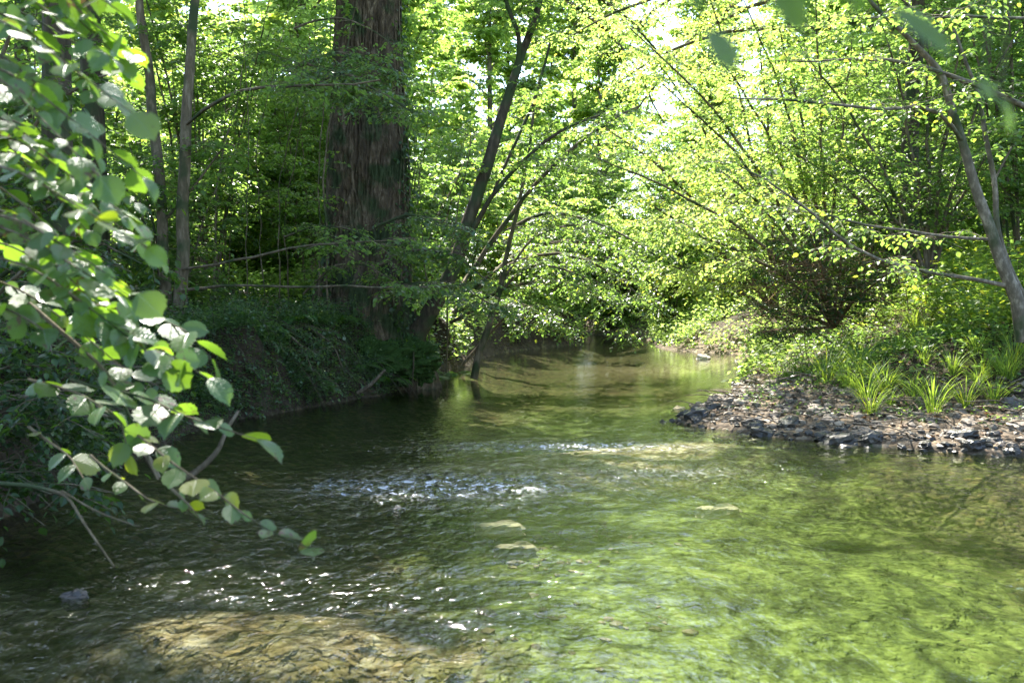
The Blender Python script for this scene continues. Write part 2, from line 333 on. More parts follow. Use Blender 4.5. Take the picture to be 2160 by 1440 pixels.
mx = N(t, 'ShaderNodeMixShader'); L(fr.outputs[0], mx.inputs[0]); L(mk.outputs[0], mx.inputs[1]); L(gl.outputs[0], mx.inputs[2])
# foam flecks where the water breaks
nf = N(t, 'ShaderNodeTexNoise', i_Scale=15.0, i_Detail=4.0, i_Roughness=.6, i_Distortion=.8); L(mp.outputs[0], nf.inputs[0])
f1 = N(t, 'ShaderNodeMapRange', i_1=.82, i_2=1.25); L(ra.outputs['Fac'], f1.inputs[0]); f2 = N(t, 'ShaderNodeMapRange', i_1=.52, i_2=.78); L(nf.outputs[0], f2.inputs[0])
fm = N(t, 'ShaderNodeMath', operation='MULTIPLY'); L(f1.outputs[0], fm.inputs[0]); L(f2.outputs[0], fm.inputs[1])
foam = N(t, 'ShaderNodeBsdfDiffuse'); foam.inputs[0].default_value = (.8, .82, .84, 1)
mf = N(t, 'ShaderNodeMixShader'); L(fm.outputs[0], mf.inputs[0]); L(mx.outputs[0], mf.inputs[1]); L(foam.outputs[0], mf.inputs[2])
L(mf.outputs[0], o.inputs[0])
tag(link('water', mb.mesh('water', m, True)), kind='structure')

# ---------------------------------------------------------------- plant building
def template(kind):
    if kind == 'far':
        T = [(0, 0, 0), (.36, .42, .07), (0, 1, -.08), (-.36, .42, .07)]; Fc = [(0, 1, 2), (0, 2, 3)]; return np.array(T), np.array(Fc)
    if kind == 'mid':
        T = [(0, 0, 0), (.30, .22, .06), (.38, .55, .05), (.16, .86, -.02), (0, 1.04, -.12), (-.16, .86, -.02), (-.38, .55, .05), (-.30, .22, .06), (0, .5, -.02)]
        Fc = [(8, 0, 1), (8, 1, 2), (8, 2, 3), (8, 3, 4), (8, 4, 5), (8, 5, 6), (8, 6, 7), (8, 7, 0)]; return np.array(T), np.array(Fc)
    if kind == 'lance':
        T = [(0, 0, 0), (.13, .3, .03), (0, 1, -.1), (-.13, .3, .03)]; return np.array(T), np.array([(0, 1, 2), (0, 2, 3)])
    if kind == 'near':
        ys = np.linspace(0, 1, 15); T, Fc = [], []
        prof = np.interp(ys, [0, .08, .25, .5, .7, .86, .94, 1], [.03, .24, .40, .46, .38, .17, .05, .0])
        for i, (y, wd) in enumerate(zip(ys, prof)):
            se = (.025 if i % 2 else -.015) * (wd > .1)
            bend = -.16 * y * y
            T += [(-wd - se, y + .04 * (wd > .1) * (i % 2), bend + .10 * wd), (-wd * .5, y, bend + .07 * wd + .012 * (i % 2)), (0, y, bend), (wd * .5, y, bend + .07 * wd + .012 * (i % 2)), (wd + se, y + .04 * (wd > .1) * (i % 2), bend + .10 * wd)]
        for i in range(14):
            for k in range(4):
                a = i * 5 + k; Fc.append((a, a + 1, a + 6, a + 5))
        return np.array(T), np.array(Fc)
TPL = {k: template(k) for k in ('far', 'mid', 'near', 'lance')}
def add_leaves(mb, P, D, Nn, Sz, kind, wid=None, rnd=None, rg=None, uv=False):
    if not len(P): return
    T, Fc = TPL[kind]; D = nrm(D); side = nrm(np.cross(D, Nn)); up = np.cross(side, D)
    Sz = np.asarray(Sz)[:, None, None]; W = 1 if wid is None else wid
    if kind in ('near', 'mid'):
        g_ = rg or rng; up = up * g_.uniform(.2, 2.2, (len(P), 1)); W = W * g_.uniform(.75, 1.12, (len(P), 1, 1))
    V = P[:, None] + Sz * (T[None, :, 0:1] * W * side[:, None] + T[None, :, 1:2] * D[:, None] + T[None, :, 2:3] * up[:, None])
    k = len(T); n = len(P)
    Fa = (Fc[None] + (np.arange(n) * k)[:, None, None]).reshape(-1, Fc.shape[1])
    if rnd is None: rnd = (rg or rng).random(n) ** 1.2 * .8
    mb.add(V, Fa, np.repeat(rnd, k), uv=np.tile(T[:, :2], (n, 1)) if uv else None)
UP = np.array([0, 0, 1.])
def sprays(p0, d, Ln, m, ls, rg, droop=.25, nj=.4, fork=.85):
    """m leaves set alternately along each twig, lying in a loose horizontal plane"""
    n = len(p0); tt = ((np.arange(m) + .6) / m)[None, :, None]; Ln = np.asarray(Ln)[:, None, None]
    P = p0[:, None] + d[:, None] * Ln * tt - UP * droop * Ln * tt ** 2
    T = nrm(d[:, None] - UP * 2 * droop * tt)
    sd_ = nrm(np.cross(T, UP) + 1e-4); sg = np.where(np.arange(m) % 2, 1, -1)[None, :, None]
    last = (np.arange(m) == m - 1)[None, :, None]
    D = T * .55 + sd_ * sg * fork * (~last) + rg.normal(0, .18, (n, m, 3)) - UP * .15
    Nn = UP + rg.normal(0, nj, (n, m, 3))
    Sz = ls * rg.uniform(.6, 1.15, (n, m))
    return P.reshape(-1, 3), nrm(D).reshape(-1, 3), nrm(Nn).reshape(-1, 3), Sz.ravel()
def tubes(mb, P, Rr, n=5, rnd=None):
    """P (T,K,3) centre lines, Rr (T,K) radii"""
    if not len(P): return
    T = nrm(np.gradient(P, axis=1)); ref = np.where(np.abs(T[..., 2:3]) > .85, np.array([1., 0, 0]), UP)
    s1 = nrm(np.cross(T, ref)); s2 = np.cross(s1, T); a = np.arange(n) * 2 * np.pi / n
    ring = P[:, :, None] + Rr[:, :, None, None] * (np.cos(a)[None, None, :, None] * s1[:, :, None] + np.sin(a)[None, None, :, None] * s2[:, :, None])
    t_, K = P.shape[:2]; base = (np.arange(t_) * K * n)[:, None, None]; k = (np.arange(K - 1) * n)[None, :, None]; j = np.arange(n)[None, None]
    j2 = (j + 1) % n
    Fa = np.stack([base + k + j, base + k + j2, base + k + n + j2, base + k + n + j], -1).reshape(-1, 4)
    mb.add(ring, Fa, None if rnd is None else np.repeat(rnd, K * n))
def resample(pts, K, rg=None, wob=0.):
    pts = np.array(pts, float); s = np.concatenate([[0], np.cumsum(np.linalg.norm(np.diff(pts[:, :3], axis=0), axis=1))]); u = np.linspace(0, s[-1], K)
    out = np.stack([np.interp(u, s, pts[:, i]) for i in range(pts.shape[1])], 1)
    if K > 6:
        for _ in range(max(1, K // (2 * len(pts)))): out[1:-1] = (out[:-2] + 2 * out[1:-1] + out[2:]) / 4
    if wob and rg is not None:
        ph = rg.uniform(0, 99, 3)
        for i in range(3): out[:, i] += wob * noise3(np.stack([u * 1.7 + ph[i], u * 0 + ph[i], u * 0], -1)) * np.minimum(1, np.arange(K) / 3)
    return out
def laterals(AX, n, s0, s1, ln, rg, K=5, rise=.25, droop=.25, spread=1., bias=None, taper=.5):
    """n laterals from every axis (T,K,3): returns curves (T*n,K,3)"""
    T_, KA = AX.shape[:2]
    s = rg.uniform(s0, s1, (T_, n)); f = s * (KA - 1); i = np.minimum(f.astype(int), KA - 2); fr_ = (f - i)[..., None]
    r_ = np.arange(T_)[:, None]; p = AX[r_, i] * (1 - fr_) + AX[r_, i + 1] * fr_; tg = nrm(AX[r_, i + 1] - AX[r_, i])
    az = rg.uniform(0, 2 * np.pi, (T_, n)); h = np.stack([np.cos(az), np.sin(az), np.zeros_like(az)], -1) * spread
    if bias is not None: h = h + np.asarray(bias)
    d = nrm(h + tg * .45 + UP * rg.normal(rise, .15, (T_, n, 1)))
    Ls = ln * rg.uniform(.55, 1.2, (T_, n)) * (1 - taper * (s - s0) / max(1e-6, s1 - s0))
    tt = np.linspace(0, 1, K)[None, None, :, None]; Lx = Ls[..., None, None]
    C = p[:, :, None] + d[:, :, None] * Lx * tt - UP * droop * Lx * tt ** 2 + rg.normal(0, .035, (T_, n, K, 3)) * Lx * tt
    return C.reshape(-1, K, 3), Ls.ravel()
def leafy(AX, rg, nl, ll, nt_, tl, m, ls, kind='mid', s0=.3, s1=1., rise=.2, droop=.2, bias=None, lr=.012, keep=None, nj=.4, spread=1., tw=True, taper=.5, uv=False):
    """axes -> laterals -> twigs -> leaves; returns lateral curves+radii, twig curves, leaf arrays"""
    LA, Ls = laterals(AX, nl, s0, s1, ll, rg, rise=rise, droop=droop, bias=bias, spread=spread, taper=taper)
    TW, Lt = laterals(LA, nt_, .15, 1., tl, rg, K=3, rise=.0, droop=.2, spread=1., taper=.3)
    d = nrm(TW[:, -1] - TW[:, 0]); P, D, Nn, Sz = sprays(TW[:, 0], d, Lt, m, ls, rg, droop=.15, nj=nj)
    e = nrm(LA[:, -1] - LA[:, -2]); P2, D2, N2_, S2 = sprays(LA[:, -2], e, np.full(len(LA), tl), m, ls, rg, droop=.15, nj=nj)
    P = np.concatenate([P, P2]); D = np.concatenate([D, D2]); Nn = np.concatenate([Nn, N2_]); Sz = np.concatenate([Sz, S2])
    if keep is not None:
        k = keep(P); P, D, Nn, Sz = P[k], D[k], Nn[k], Sz[k]
        kl = keep(LA[:, -1]); LA = LA[kl]; Ls = Ls[kl]; TW = TW[keep(TW[:, -1])]
    R_ = lr * np.linspace(1, .35, LA.shape[1])[None] * np.clip(Ls / ll, .5, 1.4)[:, None]
    return LA, R_, TW, (P, D, Nn, Sz)

# sun pools: canopy leaves above them are left out to let light through
POOLS = [(-1.1, 1.3, .8, .9), (.9, 4.3, 1.3, 1.1), (.5, 9.4, 1.8, 1.0), (2.9, 11.6, .8, .8), (4.4, 10.2, .6, .35), (1.3, 6.2, 1.6, 1.2), (5.2, 11.5, .9, .8), (2.2, 8.0, 1.6, .8)]
def lit(P, amt=.14):
    g = P - S * ((P[:, 2:3] - .1) / S[2]); x, y = g[:, 0], g[:, 1]
    r = np.zeros(len(P), bool)
    for cx, cy_, rx, ry in POOLS: r |= ((x - cx) / rx) ** 2 + ((y - cy_) / ry) ** 2 < 1 + .5 * n2(x, y, 2.5, 40, 2)
    r |= (y > 17) & (x > -1.0 + .5 * n2(x, y, .8, 42, 2))
    r |= n2(x, y, 1.1, 41, 3) > (.62 - amt)
    r |= (n2(x, y, 2.2, 44, 2) > .33) & (x > 1.2)
    r |= (n2(x, y, 3.5, 45, 2) > -.12) & (x < -.3) & (y < 2.4)
    r &= ~((x < -.45 + .4 * n2(x, y, 1.2, 46, 2)) & (y > 2.5) & (y < 17))
    r |= ((x + 1.15) / 1.0) ** 2 + ((y - 4.45) / .55) ** 2 < .8 + .9 * n2(x, y, 3., 47, 2)
    return r
def visible_px(P):
    c, s = math.cos(PITCH), math.sin(PITCH); y, z = P[:, 1], P[:, 2] - CAMZ
    dz = y * c - z * s; dy = y * s + z * c
    return 1080 + F * P[:, 0] / dz, 720 - F * dy / dz

def make_shrub(name, label, cat, seed, S_=9, Ht=5.5, nl=7, ll=1.3, nt_=5, tl=.5, m=7, ls=.085, kind='mid', lean=(0, 0), tilt=(.08, .4), s0=.18, mleaf=None, mstem=None, group=None, r0=.028, base=.35, join=False, rg=None, keep=None):
    rg = np.random.default_rng(seed); K = 11; t_ = np.linspace(0, 1, K)[None, :, None]
    az = rg.uniform(0, 2 * np.pi, S_) + np.arange(S_) * 2 * np.pi / S_; tl_ = rg.uniform(tilt[0], tilt[1], S_); hs = Ht * rg.uniform(.7, 1.08, S_)
    hd = np.stack([np.cos(az), np.sin(az), np.zeros(S_)], -1)
    AX = hd[:, None] * base * rg.uniform(.2, 1, (S_, 1, 1)) + (hd * np.tan(tl_)[:, None] * hs[:, None])[:, None] * t_ ** 1.2 + UP * hs[:, None, None] * (t_ - .12 * t_ ** 2)
    AX = AX + np.array([lean[0], lean[1], 0]) * Ht * t_ ** 1.6 - UP * math.hypot(*lean) * Ht * .3 * t_ ** 2.2
    for i in range(S_):
        ph = rg.uniform(0, 99)
        for c in range(2): AX[i, :, c] += .12 * noise3(np.stack([np.linspace(0, 3, K) + ph, np.full(K, c * 9.1), np.zeros(K)], -1)) * t_[0, :, 0]
    root = thing(name, label, cat, group=group)
    rr = r0 * rg.uniform(.6, 1.3, S_)[:, None] * np.linspace(1, .25, K)[None]
    fol = MB(); allst = MB()
    for i in range(S_):
        LA, R_, TW, (P, D, Nn, Sz) = leafy(AX[i:i + 1], rg, nl, ll, nt_, tl, m, ls, s0=s0, lr=.009, keep=keep)
        add_leaves(fol, P, D, Nn, Sz, kind, rg=rg)
        st = allst if join else MB()
        tubes(st, AX[i:i + 1], rr[i:i + 1], 6); tubes(st, LA, R_, 4)
        if kind != 'far': tubes(st, TW, np.full(TW.shape[:2], .0028), 3)
        if not join: link('stem', st.mesh('stem', mstem or M_stem, True), root)
    if join: link('stems', allst.mesh('stems', mstem or M_stem, True), root)
    link('foliage', fol.mesh('foliage', mleaf or M_mid), root)
    return root
def make_tree(name, label, cat, seed, Ht=15, r0=.16, h0=.25, nb=26, bl=3.2, nl=6, ll=1.1, nt_=4, tl=.5, m=7, ls=.11, kind='far', mleaf=None, mb_=None, group=None, keep=None, lean=(0, 0), loc=(0, 0, 0), taper=.6, bend=0.):
    rg = np.random.default_rng(seed); root = thing(name, label, cat, loc=loc, group=group)
    K = 14; t_ = np.linspace(0, 1, K); AX = np.stack([lean[0] * Ht * t_ ** 1.5, lean[1] * Ht * t_ ** 1.5, Ht * t_], -1)
    ph = rg.uniform(0, 99)
    for c in range(2): AX[:, c] += .35 * noise3(np.stack([t_ * 3 + ph, np.full(K, c * 9.1), np.zeros(K)], -1)) * t_
    BR, Lb = laterals(AX[None], nb, h0, .98, bl, rg, K=6, rise=.45, droop=.22, taper=taper)
    offs = np.array(loc)
    kp = (lambda P: keep(P + offs)) if keep else None
    LA, R_, TW, (P, D, Nn, Sz) = leafy(BR, rg, nl, ll, nt_, tl, m, ls, s0=.2, lr=.014, keep=kp)
    tk = MB(); tubes(tk, AX[None], (r0 * np.linspace(1, .18, K))[None], 9)
    link('trunk', tk.mesh('trunk', mb_ or M_stem, True), root)
    br = MB(); tubes(br, BR, r0 * .32 * np.clip(Lb / bl, .4, 1.2)[:, None] * np.linspace(1, .3, 6)[None], 5); tubes(br, LA, R_, 3)
    fol = MB(); add_leaves(fol, P, D, Nn, Sz, kind, rg=rg)
    b_ = link('branches', br.mesh('branches', mb_ or M_stem, True), root)
    link('crown', fol.mesh('crown', mleaf or M_far), root)
    return root
def place(root, x, y, rz=0, sc_=1, first=False, label=None, dz=-.05):
    loc = (x, y, H(x, y) + dz)
    if first:
        root.location = loc; root.rotation_euler = (0, 0, rz); root.scale = (sc_,) * 3
        if label: root['label'] = label
        return root
    return dup(root, loc, rz, sc_, label)

# ---------------------------------------------------------------- high canopy trees added to shade banks and water (mostly above the frame)
KEEPH = lambda P: (~lit(P)) & (P[:, 2] > 2.5)
def canopy_keep(P):  # shapes the crowns: drops leaves whose shade would fall on a sun pool
    px, py = visible_px(P)
    inframe = (P[:, 1] > 1) & (px > -60) & (px < 2220) & (py > -20)
    return (~lit(P)) & (~inframe | (P[:, 1] > 12))
for i, (x, y, h, sd_, lb) in enumerate([(-6.5, 8.5, 14, 1, 'added tall tree with a dense high crown to shade the left bank'),
                                        (-5.6, 13.5, 15, 2, 'added tall shade tree behind the slim twin trunks on the left bank'),
                                        (-8.5, 17.5, 16, 3, 'added tall shade tree in the dark thicket left of the massive trunk'),
                                        (-5.5, 4.0, 12, 4, 'added tall shade tree rising over the hazel branches at the left edge'),
                                        (-4.7, 10.4, 14, 5, 'added shade tree, its dark trunk hidden behind the hazel leaves at the left edge'), (6.6, 16.6, 13, 6, 'added slim shade tree behind the right bank thicket with a crown above the frame'), (9.4, 22.5, 14, 7, 'slim tree on the far right bank above the sunny bend'), (-2.9, 17.7, 14, 8, 'added tall shade tree standing hidden close behind the massive old trunk')]):
    make_tree('woodland_tree', lb, 'tree', 100 + sd_, Ht=h, r0=.17, h0=.38, nb=40, bl=5.4, nl=11, ll=1.5, nt_=6, tl=.7, m=8, ls=.19, kind='far',
              mleaf=M_mid, mb_=M_darkbark, keep=canopy_keep, loc=(x, y, H(x, y) - .1), taper=.35)

# ---------------------------------------------------------------- the massive old tree on the left bank
BT = np.array([-2.35, 15.5]); BZ = .75
root = thing('old_tree', 'massive old tree with furrowed brown bark and mossy foot on the left bank', 'tree', (BT[0], BT[1], BZ))
mb = MB(); nz, na_ = 420, 320
zz = np.linspace(-1.0, 9.5, nz); aa = np.linspace(0, 2 * np.pi, na_, endpoint=False)
Z, A = np.meshgrid(zz, aa, indexing='ij')
rad = np.interp(Z, [-1, 0, .4, 1.2, 3, 5.2, 9.5], [.98, .82, .70, .61, .56, .44, .34])
but = np.clip(1.4 - Z, 0, 2.4) ** 1.5 * .12
rad = rad + but * (.5 + .5 * np.cos(A * 5 + 1 + .3 * Z)) + .05 * noise3(np.stack([np.cos(A) * 1.3, np.sin(A) * 1.3, Z * .4], -1))
fu = fbm(np.stack([np.cos(A) * 12, np.sin(A) * 12, Z * 2.0 + 3], -1), 4)
rad = rad + .05 * (1 - np.abs(fu) * 2.2) + .012 * noise3(np.stack([np.cos(A) * 22, np.sin(A) * 22, Z * 6], -1))
cx = .04 * np.maximum(Z, 0) - .003 * Z ** 2 * 0 + .05 * np.sin(Z); Vt = np.stack([cx + rad * np.cos(A), rad * np.sin(A), Z], -1).reshape(-1, 3)
i = np.arange(nz - 1)[:, None] * na_; j = np.arange(na_)[None]; j2 = (j + 1) % na_
mb.add(Vt, np.stack([i + j, i + j2, i + na_ + j2, i + na_ + j], -1).reshape(-1, 4))
link('trunk', mb.mesh('trunk', M_bark, True), root)
rg = np.random.default_rng(51)
BR, Lb = laterals(np.stack([np.full(8, .35), np.zeros(8), np.linspace(6.3, 9.4, 8)], -1)[None], 15, .0, 1, 5.0, rg, K=6, rise=.5, droop=.25, bias=(.1, -.1, 0), taper=.2)
LA, R_, TW, (P, D, Nn, Sz) = leafy(BR, rg, 8, 1.4, 5, .6, 7, .13, s0=.25, lr=.015, keep=lambda P: canopy_keep(P + np.array([BT[0], BT[1], BZ])) & (P[:, 2] > 4.6))
br = MB(); tubes(br, BR, .09 * np.linspace(1, .3, 6)[None] * np.ones((len(BR), 1)), 6); tubes(br, LA, R_, 3)
fo = MB(); add_leaves(fo, P, D, Nn, Sz, 'mid', rg=rg)
link('branches', br.mesh('branches', M_darkbark, True), root); link('crown', fo.mesh('crown', M_mid), root)
# mossy root mass bulging out over the water, and hanging roots
def lump(loc, rx, ry, rz, seed, amp=.22, sub=5, fr_=1.6):
    import bmesh
    bm = bmesh.new(); bmesh.ops.create_icosphere(bm, subdivisions=sub, radius=1)
    V = np.array([v.co[:] for v in bm.verts]); Fc = np.array([[v.index for v in f.verts] for f in bm.faces]); bm.free()
    r = 1 + amp * fbm(V * fr_ + seed * 3.1, 4)
    return V * r[:, None] * np.array([rx, ry, rz]) + np.array(loc), Fc
mb = MB()
SURF = []
for k, (a, b_, c, rx, ry, rz) in enumerate([(.72, -.5, -.30, .5, .5, .33), (.15, -.85, -.26, .65, .45, .32), (-.7, -.95, -.22, .7, .45, .30), (-1.5, -1.2, -.25, .7, .42, .28), (.9, -.2, -.5, .28, .35, .3), (-2.3, -1.9, -.3, .8, .45, .3)]):
    V, Fc = lump((a, b_, c), rx, ry, rz, k + 1, amp=.35, sub=6, fr_=2.6); mb.add(V, Fc); SURF.append(V)
link('root_mass', mb.mesh('root_mass', M_moss, True), root)
mb = MB(); rg = np.random.default_rng(9)
for k in range(46):
    x0 = rg.uniform(-2.0, 1.0); p0 = np.array([x0, -1.25 + .35 * max(0, x0) + rg.uniform(-.1, .2), rg.uniform(-.55, -.15)])
    pts = [p0, p0 + [rg.normal(0, .06), rg.uniform(-.15, 0), -.2], p0 + [rg.normal(0, .15), rg.uniform(-.2, 0), -.62 + rg.uniform(0, .2)]]
    c = resample(pts, 8, rg, .04); tubes(mb, c[None], (.011 * rg.uniform(.4, 1.5) * np.linspace(1, .4, 8))[None], 4)
link('hanging_roots', mb.mesh('hanging_roots', M_darkbark, True), root)

SV_ = np.concatenate(SURF); rg = np.random.default_rng(14); q = rg.integers(0, len(SV_), 7000); q = q[SV_[q, 2] > -.55]; n = len(q)
mb = MB(); add_leaves(mb, SV_[q] + rg.normal(0, .02, (n, 3)) + np.array([0, 0, .02]), rg.normal(0, .7, (n, 3)) + [0, -.5, -.2], UP + rg.normal(0, .6, (n, 3)) - [0, .5, 0], rg.uniform(.012, .055, n), 'far', rg=rg)
link('moss_leaves', mb.mesh('moss_leaves', M_dark), root)

# ivy climbing the right side of the trunk
iv = thing('ivy_vine', 'dark ivy climbing the right side of the massive old trunk', 'ivy', (BT[0], BT[1], BZ))
rg = np.random.default_rng(12); st = MB(); lf = MB()
for k in range(13):
    a0 = rg.uniform(-1.5, .3) if k > 3 else rg.uniform(-2.6, -1.6); z = np.linspace(-.1, rg.uniform(2.0, 6.5) if k > 3 else rg.uniform(.8, 1.8), 40); a = a0 + .25 * noise3(np.stack([z * .8, z * 0 + k, z * 0], -1)) + .05 * z
    r = np.interp(z, [0, .4, 1.2, 3, 5.2, 9.5], [.93, .78, .67, .62, .50, .40]); C = np.stack([.04 * z + .05 * np.sin(z) + r * np.cos(a), r * np.sin(a), z], -1)
    tubes(st, C[None], np.full((1, 40), .011), 4)
    n = int(40 * z[-1]); q = rg.integers(0, 40, n); nn = np.stack([np.cos(a[q]), np.sin(a[q]), np.zeros(n)], -1)
    P = C[q] + rg.normal(0, .07, (n, 3)) + nn * rg.uniform(.0, .10, (n, 1)); add_leaves(lf, P, rg.normal(0, .6, (n, 3)) - UP * .8 + nn * .3, nn + UP * .6 + rg.normal(0, .4, (n, 3)), rg.uniform(.04, .085, n), 'mid', rg=rg, wid=1.25)
link('stem', st.mesh('stem', M_stem, True), iv); link('foliage', lf.mesh('foliage', M_dark), iv)

# ---------------------------------------------------------------- trees whose stems are followed one by one
def pix_axis(pts, K, rg=None, wob=0.):
    """pts: (px, py, depth, width in px) -> (K,3) points, radii"""
    q = np.array([list(at(a, b, c)) + [wd * c / F / 2] for a, b, c, wd in pts]); c = resample(q, K, rg, wob); return c[:, :3], c[:, 3]
def traced_tree(name, label, cat, trunk, branches, bark, leafm, seed, leaf=None, nsides=10, group=None, keep=None):
    """trunk, branches: pixel axes; leaf: dict for leafy() applied on the branches"""
    rg = np.random.default_rng(seed); c, r = pix_axis(trunk, 26, rg, .02); o_ = c[0].copy()
    root = thing(name, label, cat, tuple(o_), group=group); mb = MB(); c0 = c.copy(); c0[0, 2] -= .25; tubes(mb, (c0 - o_)[None], r[None], nsides)
    link('trunk', mb.mesh('trunk', bark, True), root); AX = []
    for b_ in branches:
        cb, rb = pix_axis(b_, 12, rg, .03); cb = cb - o_; AX.append(cb); mbb = MB(); tubes(mbb, cb[None], rb[None] * .75, 6)
        link('branch', mbb.mesh('branch', bark, True), root)
    if leaf:
        lf_ = dict(leaf); tk_ = lf_.pop('trunk', True); kd = lf_.get('kind', 'mid'); lf_.pop('kind', None)
        A = np.array(AX + ([resample((c - o_)[8:], 12)] if tk_ else []))
        LA, R_, TW, (P, D, Nn, Sz) = leafy(A, rg, keep=(lambda P: keep(P + o_)) if keep else None, **lf_)
        tw = MB(); tubes(tw, LA, R_, 4); tubes(tw, TW, np.full(TW.shape[:2], .0025), 3); link('twig_sprays', tw.mesh('twig_sprays', bark, True), root)
        fo = MB(); add_leaves(fo, P, D, Nn, Sz, kd, rg=rg); link('foliage', fo.mesh('foliage', leafm), root)
    return root
def notrunk(P):
    """keeps the view of the old trunk fairly clear"""
    px, py = visible_px(P); return ~((px > 690) & (px < 860) & (((py > 260) & (py < 470)) | (py < 90)) & (P[:, 1] < 15.6))

traced_tree('leaning_tree', 'dark mossy trunk leaning right over the stream beside the massive old tree', 'tree',
    [(862, 735, 15.2, 46), (915, 645, 15.1, 36), (955, 575, 15.1, 31), (983, 480, 15.2, 28), (1015, 390, 15.3, 26), (1052, 270, 15.4, 23), (1085, 160, 15.6, 19), (1135, 20, 15.9, 14), (1170, -120, 16.2, 9)],
    [[(1092, 140, 15.6, 16), (1098, 80, 15.5, 15), (1062, -10, 15.4, 12)],
     [(975, 520, 15.1, 14), (1045, 400, 14.9, 13), (1110, 330, 14.8, 11), (1190, 268, 14.8, 9), (1290, 235, 14.9, 6)],
     [(960, 560, 15.2, 11), (1030, 430, 15.7, 10), (1075, 330, 16, 9), (1130, 210, 16.4, 10), (1160, 90, 16.6, 7)]],
    M_darkbark, M_mid, 61, leaf=dict(nl=11, ll=1.1, nt_=5, tl=.45, m=7, ls=.085, s0=.35, droop=.2, lr=.008), keep=notrunk)
traced_tree('slender_tree', 'slender pale stem slanting right from the water edge behind the leaning trunk', 'tree',
    [(1000, 768, 17, 17), (1028, 700, 17, 15), (1055, 610, 17, 13), (1068, 540, 17, 10), (1095, 430, 17.1, 8), (1120, 300, 17.3, 6), (1130, 180, 17.5, 5)],
    [[(1005, 560, 16.6, 15), (1060, 470, 16.4, 13), (1140, 375, 16.2, 12), (1220, 300, 16, 10), (1300, 245, 15.9, 8), (1350, 225, 15.8, 6)],
     [(1050, 620, 17, 9), (1110, 560, 16.6, 7), (1180, 560, 16, 6), (1260, 600, 15.6, 4)],
     [(1055, 600, 17, 9), (1120, 500, 17, 7), (1200, 470, 16.6, 6), (1300, 500, 16, 4)]],
    M_stem, M_mid, 62, leaf=dict(nl=12, ll=1.0, nt_=5, tl=.42, m=7, ls=.08, s0=.3, droop=.3, lr=.007))
traced_tree('hazel_tree', 'straight slim trunk standing right of its twin on the dark left bank', 'tree',
    [(378, 700, 12.5, 31), (385, 560, 12.5, 27), (384, 420, 12.5, 25), (395, 250, 12.6, 22), (402, 120, 12.7, 20), (412, -40, 12.8, 17), (420, -200, 13, 13)],
    [[(394, 262, 12.55, 9), (450, 215, 11.8, 11), (530, 185, 11.4, 9), (600, 178, 11.2, 8), (690, 185, 11, 7), (800, 170, 10.8, 5)],
     [(385, 568, 12.4, 8), (520, 548, 11.9, 8), (600, 522, 11.6, 7), (690, 515, 11.4, 5), (860, 505, 11.2, 3)],
     [(384, 612, 12.4, 11), (500, 600, 11.9, 8), (640, 606, 11.5, 7), (730, 598, 11.3, 6), (880, 612, 11.1, 5), (980, 600, 11, 3)]],
    M_stem, M_mid, 63, leaf=dict(nl=8, ll=.55, nt_=4, tl=.35, m=6, ls=.07, s0=.55, droop=.2, lr=.005, trunk=False))
traced_tree('hazel_tree', 'slim crooked trunk curving upward left of its straight twin on the left bank', 'tree',
    [(352, 690, 12.8, 26), (346, 560, 12.8, 23), (342, 420, 12.8, 22), (325, 300, 12.9, 22), (315, 160, 13, 19), (292, 0, 13, 16), (280, -180, 13.2, 13)],
    [[(320, 200, 13, 9), (250, 120, 12.8, 7), (200, 40, 12.6, 5)], [(345, 470, 12.8, 8), (420, 380, 12.6, 6), (480, 300, 12.4, 4)]],
    M_stem, M_mid, 64, leaf=dict(nl=8, ll=.7, nt_=4, tl=.4, m=6, ls=.075, s0=.3, droop=.2, lr=.005, trunk=False))
traced_tree('birch_tree', 'thin pale grey trunk bending left up from the grassy right bank', 'tree',
    [(2160, 665, 9.6, 32), (2125, 590, 9.6, 26), (2090, 490, 9.6, 23), (2052, 380, 9.6, 20), (2028, 295, 9.6, 18), (2008, 235, 9.6, 17), (1990, 150, 9.6, 15), (1920, 85, 9.5, 11), (1850, 20, 9.4, 9), (1800, -50, 9.3, 6)],
    [[(2130, 604, 9.6, 14), (2060, 590, 9.6, 12), (1985, 578, 9.5, 11), (1860, 553, 9.3, 10), (1775, 512, 9.2, 9), (1715, 445, 9.1, 8), (1650, 395, 9, 6), (1560, 350, 9, 4)],
     [(2088, 505, 9.6, 10), (1960, 495, 9.6, 9), (1850, 480, 9.5, 7), (1740, 450, 9.4, 6), (1620, 440, 9.3, 4)],
     [(2032, 300, 9.6, 13), (1990, 240, 9.4, 12), (1935, 218, 9.2, 10), (1860, 232, 9.1, 9), (1740, 222, 9, 8), (1640, 205, 8.9, 6), (1540, 205, 8.8, 4)],
     [(2200, 240, 9.9, 18), (2090, 195, 9.7, 16), (1990, 152, 9.6, 13), (1880, 122, 9.4, 10), (1760, 128, 9.2, 7), (1660, 130, 9.1, 4)],
     [(2200, 40, 9.5, 9), (2060, 36, 9.3, 8), (1960, 40, 9.2, 7), (1830, 38, 9, 5)]],
    M_pale, M_mid, 65, leaf=dict(nl=11, ll=.65, nt_=4, tl=.35, m=6, ls=.06, s0=.12, droop=.15, lr=.005, trunk=False))
traced_tree('birch_sapling', 'thin second stem rising just right of the pale bending trunk', 'tree',
    [(2172, 650, 9.9, 16), (2135, 580, 9.9, 13), (2105, 480, 9.9, 12), (2098, 380, 9.9, 11), (2080, 280, 9.9, 10), (2060, 190, 9.9, 8), (2010, 60, 9.9, 6)],
    [[(2098, 380, 9.9, 6), (2140, 300, 9.9, 5), (2200, 260, 9.9, 4)]], M_pale, M_mid, 66, leaf=dict(nl=7, ll=.5, nt_=4, tl=.3, m=6, ls=.065, s0=.3, lr=.004))
